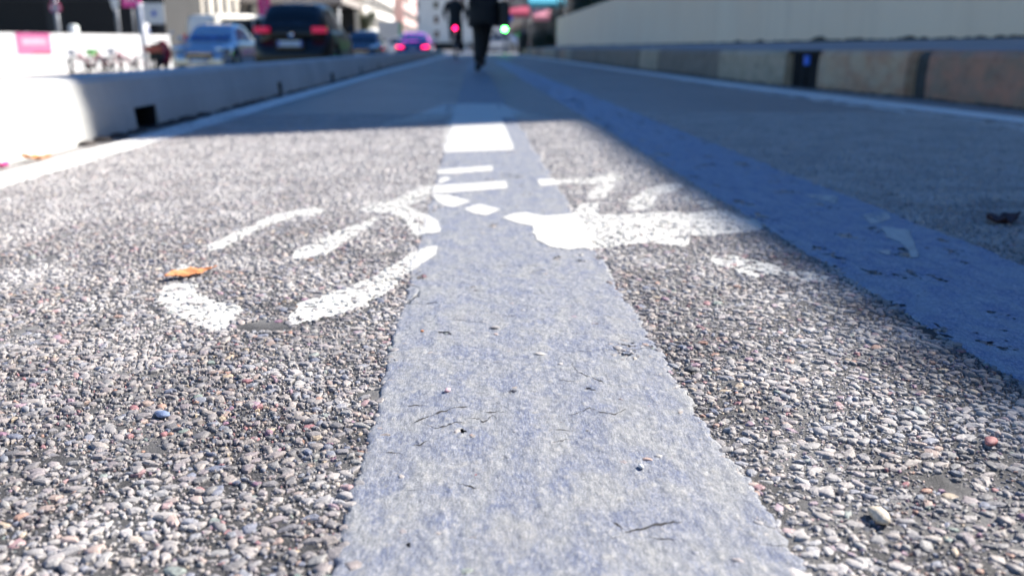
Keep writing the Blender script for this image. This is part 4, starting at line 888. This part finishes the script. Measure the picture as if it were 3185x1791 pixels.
def bicycle(t, frame, tyre=m_rub, basket=None, guard=None):
    """wheels along x, front at +x"""
    for x in (-.53, .53):
        q = MB(); q.torus(.315, .02, 'y', (x, 0, .335), 36, 6); o = q.build('wheel', tyre, t)
        q = MB(); q.torus(.29, .01, 'y', (x, 0, .335), 32, 6); q.lathe([(.03, -.04), (.03, .04)], 10, 'y', (x, 0, .335))
        for k in range(14): a = k*.4488; q.tube([(x, .02*(-1)**k, .335), (x+.285*math.cos(a), 0, .335+.285*math.sin(a))], .0016, 4)
        q.build('rim', m_alloy, o)
        if guard: q = MB(); q.torus(.35, .018, 'y', (x, 0, .335), 20, 6, 10 if x < 0 else 30, 190 if x < 0 else 160); q.build('mudguard', guard, t)
    q = MB(); hd = (.36, 0, .82); bbk = (-.10, 0, .30); st = (-.24, 0, .78)
    q.tube([hd, bbk], .045); q.tube([(.38, 0, .70), (-.19, 0, .56)], .018); q.tube([bbk, st], .02); q.tube([bbk, (-.53, .05, .335)], .012, 6); q.tube([bbk, (-.53, -.05, .335)], .012, 6)
    q.tube([(-.22, 0, .70), (-.53, .05, .335)], .010, 6); q.tube([(-.22, 0, .70), (-.53, -.05, .335)], .010, 6); q.tube([(.33, 0, .92), (.40, 0, .64)], .022)
    q.tube([(.40, .045, .64), (.53, .05, .335)], .013, 6); q.tube([(.40, -.045, .64), (.53, -.05, .335)], .013, 6); q.build('frame', frame, t)
    q = MB(); q.tube([(.33, 0, .90), (.30, 0, 1.02)], .014); q.tube([(.18, .29, 1.03), (.27, .2, 1.05), (.30, 0, 1.02), (.27, -.2, 1.05), (.18, -.29, 1.03)], .012); q.build('handlebar', m_chrome, t)
    q = MB(); q.ell((-.28, 0, .90), (.14, .075, .035), 14, 8); q.tube([st, (-.26, 0, .88)], .014); q.build('saddle', m_dkpl, t)
    q = MB(); q.lathe([(.09, .05), (.09, .056)], 20, 'y', (-.10, 0, .30)); q.tube([(-.10, .07, .30), (-.10, .075, .14)], .01, 6); q.tube([(-.10, -.07, .30), (-.10, -.075, .46)], .01, 6)
    q.box(-.15, -.05, .08, .16, .125, .145); q.box(-.15, -.05, -.16, -.08, .45, .47); q.build('crank', m_dkpl, t)
    if basket: q = MB(); q.bbox(.44, .74, -.17, .17, .74, .96, .03); q.build('basket', basket, t)
def hired():
    g = 'red and white hire bicycles parked in a row'; fr = M('hire_red', (.40, .01, .06), .35, coat=.5); bk = M('hire_white', (.72, .72, .74), .4)
    def one(label, basket): t = thing('hire_bicycle', label, 'bicycle', (0, 0, 0), 0, g); bicycle(t, fr, m_rub, basket, M('hire_guard', (.66, .66, .68), .4)); return t
    a = one('red hire bicycle at the left end of the row before the white hoarding', bk)
    a.location = (-15.0, 36.6, -.72); a.rotation_euler = (0, 0, math.radians(200))
    gcol = M('hire_green', (.10, .70, .06), .5)
    c = one('red hire bicycle with a bright green basket in the middle of the row', gcol); c.location = (-14.45, 37.0, -.71); c.rotation_euler = (0, 0, math.radians(188))
    dup(a, (-13.6, 36.9, -.67), math.radians(195), 'red hire bicycle at the right end of the row, beside the pale post', g)
hired()
def dock():
    t = thing('bike_dock', 'dark low docking rail with short posts under the hire bicycles', 'bike dock', (-15.3, 36.9, -.72), math.radians(14))
    b = MB(); b.bbox(-.6, 2.9, -.18, .18, 0, .09, .04); b.build('rail', m_dkpl, t)
    for k in range(6): b = MB(); b.bbox(-.5+k*.6-.06, -.5+k*.6+.06, -.08, .08, .09, .58, .03); b.build('dock_post', m_dkpl, t)
dock()

# ---------------------------------------------------------------- people
def skin(name, joints, edges, mat, parent=None, sub=1, root=0):
    """joints: name -> (x, y, z, radius)"""
    keys = list(joints); me = bpy.data.meshes.new(name); me.from_pydata([joints[k][:3] for k in keys], [(keys.index(a), keys.index(b)) for a, b in edges], [])
    me.materials.append(mat); o = bpy.data.objects.new(name, me); C.objects.link(o)
    s = o.modifiers.new('skin', 'SKIN'); s.use_smooth_shade = True
    sv = me.skin_vertices[0].data if me.skin_vertices else None
    if sv is None:
        import bmesh
        bm = bmesh.new(); bm.from_mesh(me); bm.verts.layers.skin.verify(); bm.to_mesh(me); bm.free(); sv = me.skin_vertices[0].data
    for i, k in enumerate(keys): r = joints[k][3]; sv[i].radius = (r, joints[k][4] if len(joints[k]) > 4 else r)
    sv[root].use_root = True
    u = o.modifiers.new('sub', 'SUBSURF'); u.levels = sub; u.render_levels = sub
    if parent: o.parent = parent
    return o
def person(label, loc, rz, legs, arms, lean, head_turn, skinc, trousers, coat, coatlen, hair, shoes, hip=.92, coat_mesh=None):
    """facing +y; legs: (knee, ankle) per side, arms: (elbow, wrist) per side"""
    t = thing('person', label, 'person', loc, rz)
    m_s = M('skin_%s' % label.split()[1], skinc, .55)
    ly = lean
    J = dict(pelvis=(0, 0, hip, .13, .10), waist=(0, ly*.3, hip+.16, .12, .09), chest=(0, ly*.7, hip+.36, .15, .11), neckb=(0, ly, hip+.54, .07, .07), neck=(0, ly+.01, hip+.60, .055, .055), headb=(0, ly+.02, hip+.67, .065, .075), head=(0, ly+.03, hip+.75, .078, .095), crown=(0, ly+.02, hip+.82, .055, .07))
    E = [('pelvis', 'waist'), ('waist', 'chest'), ('chest', 'neckb'), ('neckb', 'neck'), ('neck', 'headb'), ('headb', 'head'), ('head', 'crown')]
    for s, n in ((-1, 'l'), (1, 'r')):
        kn, an = legs[n]; J['hip'+n] = (s*.10, 0, hip-.05, .09, .09); J['knee'+n] = (*kn, .058); J['ank'+n] = (*an, .038)
        d = Vector((0, 1, 0)); J['toe'+n] = (an[0]+s*.02, an[1]+.14, max(an[2]-.05, .03), .035, .025)
        E += [('pelvis', 'hip'+n), ('hip'+n, 'knee'+n), ('knee'+n, 'ank'+n), ('ank'+n, 'toe'+n)]
        el, wr = arms[n]; J['sh'+n] = (s*.19, ly*.95, hip+.48, .055); J['el'+n] = (*el, .042); J['wr'+n] = (*wr, .026, .03)
        E += [('neckb', 'sh'+n), ('sh'+n, 'el'+n), ('el'+n, 'wr'+n)]
        f = (Vector(wr)-Vector(el)).normalized(); pm = Vector(wr)+f*.075; J['palm'+n] = (*pm, .022, .036); E.append(('wr'+n, 'palm'+n))
        side = Vector((0, 1, 0)) if abs(f.y) < .8 else Vector((1, 0, 0)); side = (side-f*side.dot(f)).normalized(); cur = f.cross(side)*(-s)
        for k in range(4):
            q0 = pm+side*(.027-.018*k)+f*.02; L_ = (.030, .034, .032, .025)[k]
            q1 = q0+f*L_+cur*.004; q2 = q1+f*L_*.7+cur*.014
            for a, q in (('a', q0), ('b', q1), ('c', q2)): J['f%s%d%s' % (n, k, a)] = (*q, .0088 if a != 'c' else .007)
            E += [('palm'+n, 'f%s%da' % (n, k)), ('f%s%da' % (n, k), 'f%s%db' % (n, k)), ('f%s%db' % (n, k), 'f%s%dc' % (n, k))]
        th = Vector(wr)+f*.03+side*.03; J['th'+n] = (*th, .011); th2 = th+f*.03+side*.02+cur*.01; J['tt'+n] = (*th2, .009); E += [('palm'+n, 'th'+n), ('th'+n, 'tt'+n)]
    skin('body', J, E, m_s, t, 2)
    ml = M('trousers_%s' % label.split()[1], trousers, .8)
    LJ = dict(p=(0, 0, hip-.01, .15, .12)); LE = []
    for n in 'lr':
        s = -1 if n == 'l' else 1; kn, an = legs[n]; LJ['h'+n] = (s*.10, 0, hip-.10, .10); LJ['k'+n] = (*kn, .075); LJ['a'+n] = (an[0], an[1], an[2]+.03, .060)
        LE += [('p', 'h'+n), ('h'+n, 'k'+n), ('k'+n, 'a'+n)]
    skin('trousers', LJ, LE, ml, t, 2)
    mc = M('coat_%s' % label.split()[1], coat, .85)
    b = MB(); rings = []
    zt = hip+.56; zb = hip-coatlen
    for i in range(13):
        u = i/12; z_ = zb+(zt-zb)*u; v = (z_-hip)/.56
        w_ = np.interp(z_, [zb, hip-.1, hip+.12, hip+.36, hip+.47, hip+.53, zt], [.20 if coatlen > .2 else .18, .19, .165, .205, .20, .12, .065]); d_ = np.interp(z_, [zb, hip, hip+.12, hip+.36, hip+.50, zt], [.17, .155, .135, .15, .10, .07])
        yo = ly*np.clip(v, 0, 1); rings.append([(w_*math.cos(a)*(1+.03*math.sin(5*a)), yo+d_*math.sin(a), z_+(.02*math.sin(3*a) if i == 0 else 0)) for a in [k*6.28318/20 for k in range(20)]])
    b.loft(rings, False); o = b.build('coat', mc, t); so = o.modifiers.new('s', 'SOLIDIFY'); so.thickness = .012
    for s, n in ((-1, 'l'), (1, 'r')):
        el, wr = arms[n]; skin('sleeve', dict(a=(s*.15, ly*.95, hip+.49, .075), b=(s*.20, ly*.95, hip+.46, .075), c=(*el, .060), d=(*(Vector(wr)*.96+Vector(el)*.04), .045)), [('a', 'b'), ('b', 'c'), ('c', 'd')], mc, t, 2)
        kn, an = legs[n]; q = MB(); q.loft([[(an[0]+w_*math.cos(a), an[1]+y_, an[2]-.055+h_*(.5+.5*math.sin(a))*1.0) for a in [k*.5236 for k in range(12)]] for y_, w_, h_ in ((-.08, .028, .07), (-.05, .042, .11), (.0, .046, .12), (.08, .048, .075), (.16, .045, .055), (.20, .025, .04))]); q.build('shoe', M('shoe_%s' % label.split()[1], shoes, .5), t)
    hx, hy, hz = J['head'][:3]
    q = MB(); q.ell((hx, hy-.022, hz+.022), (.092, .105, .105), 18, 12); q.build('hair', M('hair_%s' % label.split()[1], hair, .7), t)
    q = MB()
    for s in (-1, 1): q.ell((hx+s*.030, hy+.088, hz-.005), (.013, .010, .009), 8, 6)
    q.build('eyes', M('eye_white', (.6, .6, .6), .3), t)
    q = MB(); q.ell((hx, hy+.10, hz-.03), (.012, .018, .022), 8, 6); q.build('nose', m_s, t)
    q = MB(); q.ell((hx, hy+.092, hz-.062), (.025, .008, .007), 8, 6); q.build('mouth', M('lips', (.35, .12, .11), .5), t)
    for s in (-1, 1): q = MB(); q.ell((hx+s*.088, hy, hz-.015), (.012, .022, .032), 8, 6); q.build('ear', m_s, t)
    return t
BK = (.012, .012, .014)
# walking away down the lane, left foot planted, right leg swinging ahead
p1 = person('pedestrian in a knee-length black coat walking away down the lane', (.15, 11.3, 0), 0,
    dict(l=((-.07, .05, .48), (-.075, -.05, .085)), r=((.04, .26, .52), (-.02, .33, .14))),
    dict(l=((-.29, -.04, 1.12), (-.26, .10, .90)), r=((.30, .02, 1.13), (.33, -.12, .90))), .03, 0, (.5, .33, .25), BK, BK, .34, (.03, .02, .015), BK, hip=.90)
bagm = M('bag_black', (.015, .015, .017), .6)
t = thing('shoulder_bag', 'black shoulder bag hanging at the right side of the walking pedestrian', 'bag', (.41, 11.26, .62))
b = MB(); b.bbox(-.07, .05, -.16, .16, -.06, .22, .03); b.build('bag_body', bagm, t)
b = MB(); b.tube([(-.02, -.12, .22), (-.10, -.06, .62), (-.16, 0, .80), (-.10, .06, .62), (-.02, .12, .22)], .008, 6); b.build('strap', bagm, t)
# cyclist riding away
def cyclist():
    cx, cy = -.43, 24.6
    bt = thing('bicycle', 'dark bicycle ridden down the lane by the cyclist ahead', 'bicycle', (cx, cy, 0), math.radians(90)); bicycle(bt, M('bike_dark', (.03, .03, .035), .4), m_rub, None, M('bike_guard', (.02, .02, .02), .4))
    q = MB(); q.ell((-.47, 0, .80), (.02, .04, .045), 12, 8); o = q.build('tail_light', M('bike_lamp', (1, .01, .12), .3, emit=6.), bt)
    person('cyclist in a dark jacket and brown trousers pedalling away on a bicycle', (cx, cy, 0), 0,
        dict(r=((.12, .16, .60), (.12, -.06, .215)), l=((-.12, .24, .82), (-.12, .05, .54))),
        dict(l=((-.30, .10, 1.20), (-.27, .21, 1.08)), r=((.30, .10, 1.20), (.27, .21, 1.08))), .16, 0, (.45, .29, .22), (.16, .085, .065), (.012, .012, .018), .06, (.02, .015, .01), BK, hip=.98)
cyclist()
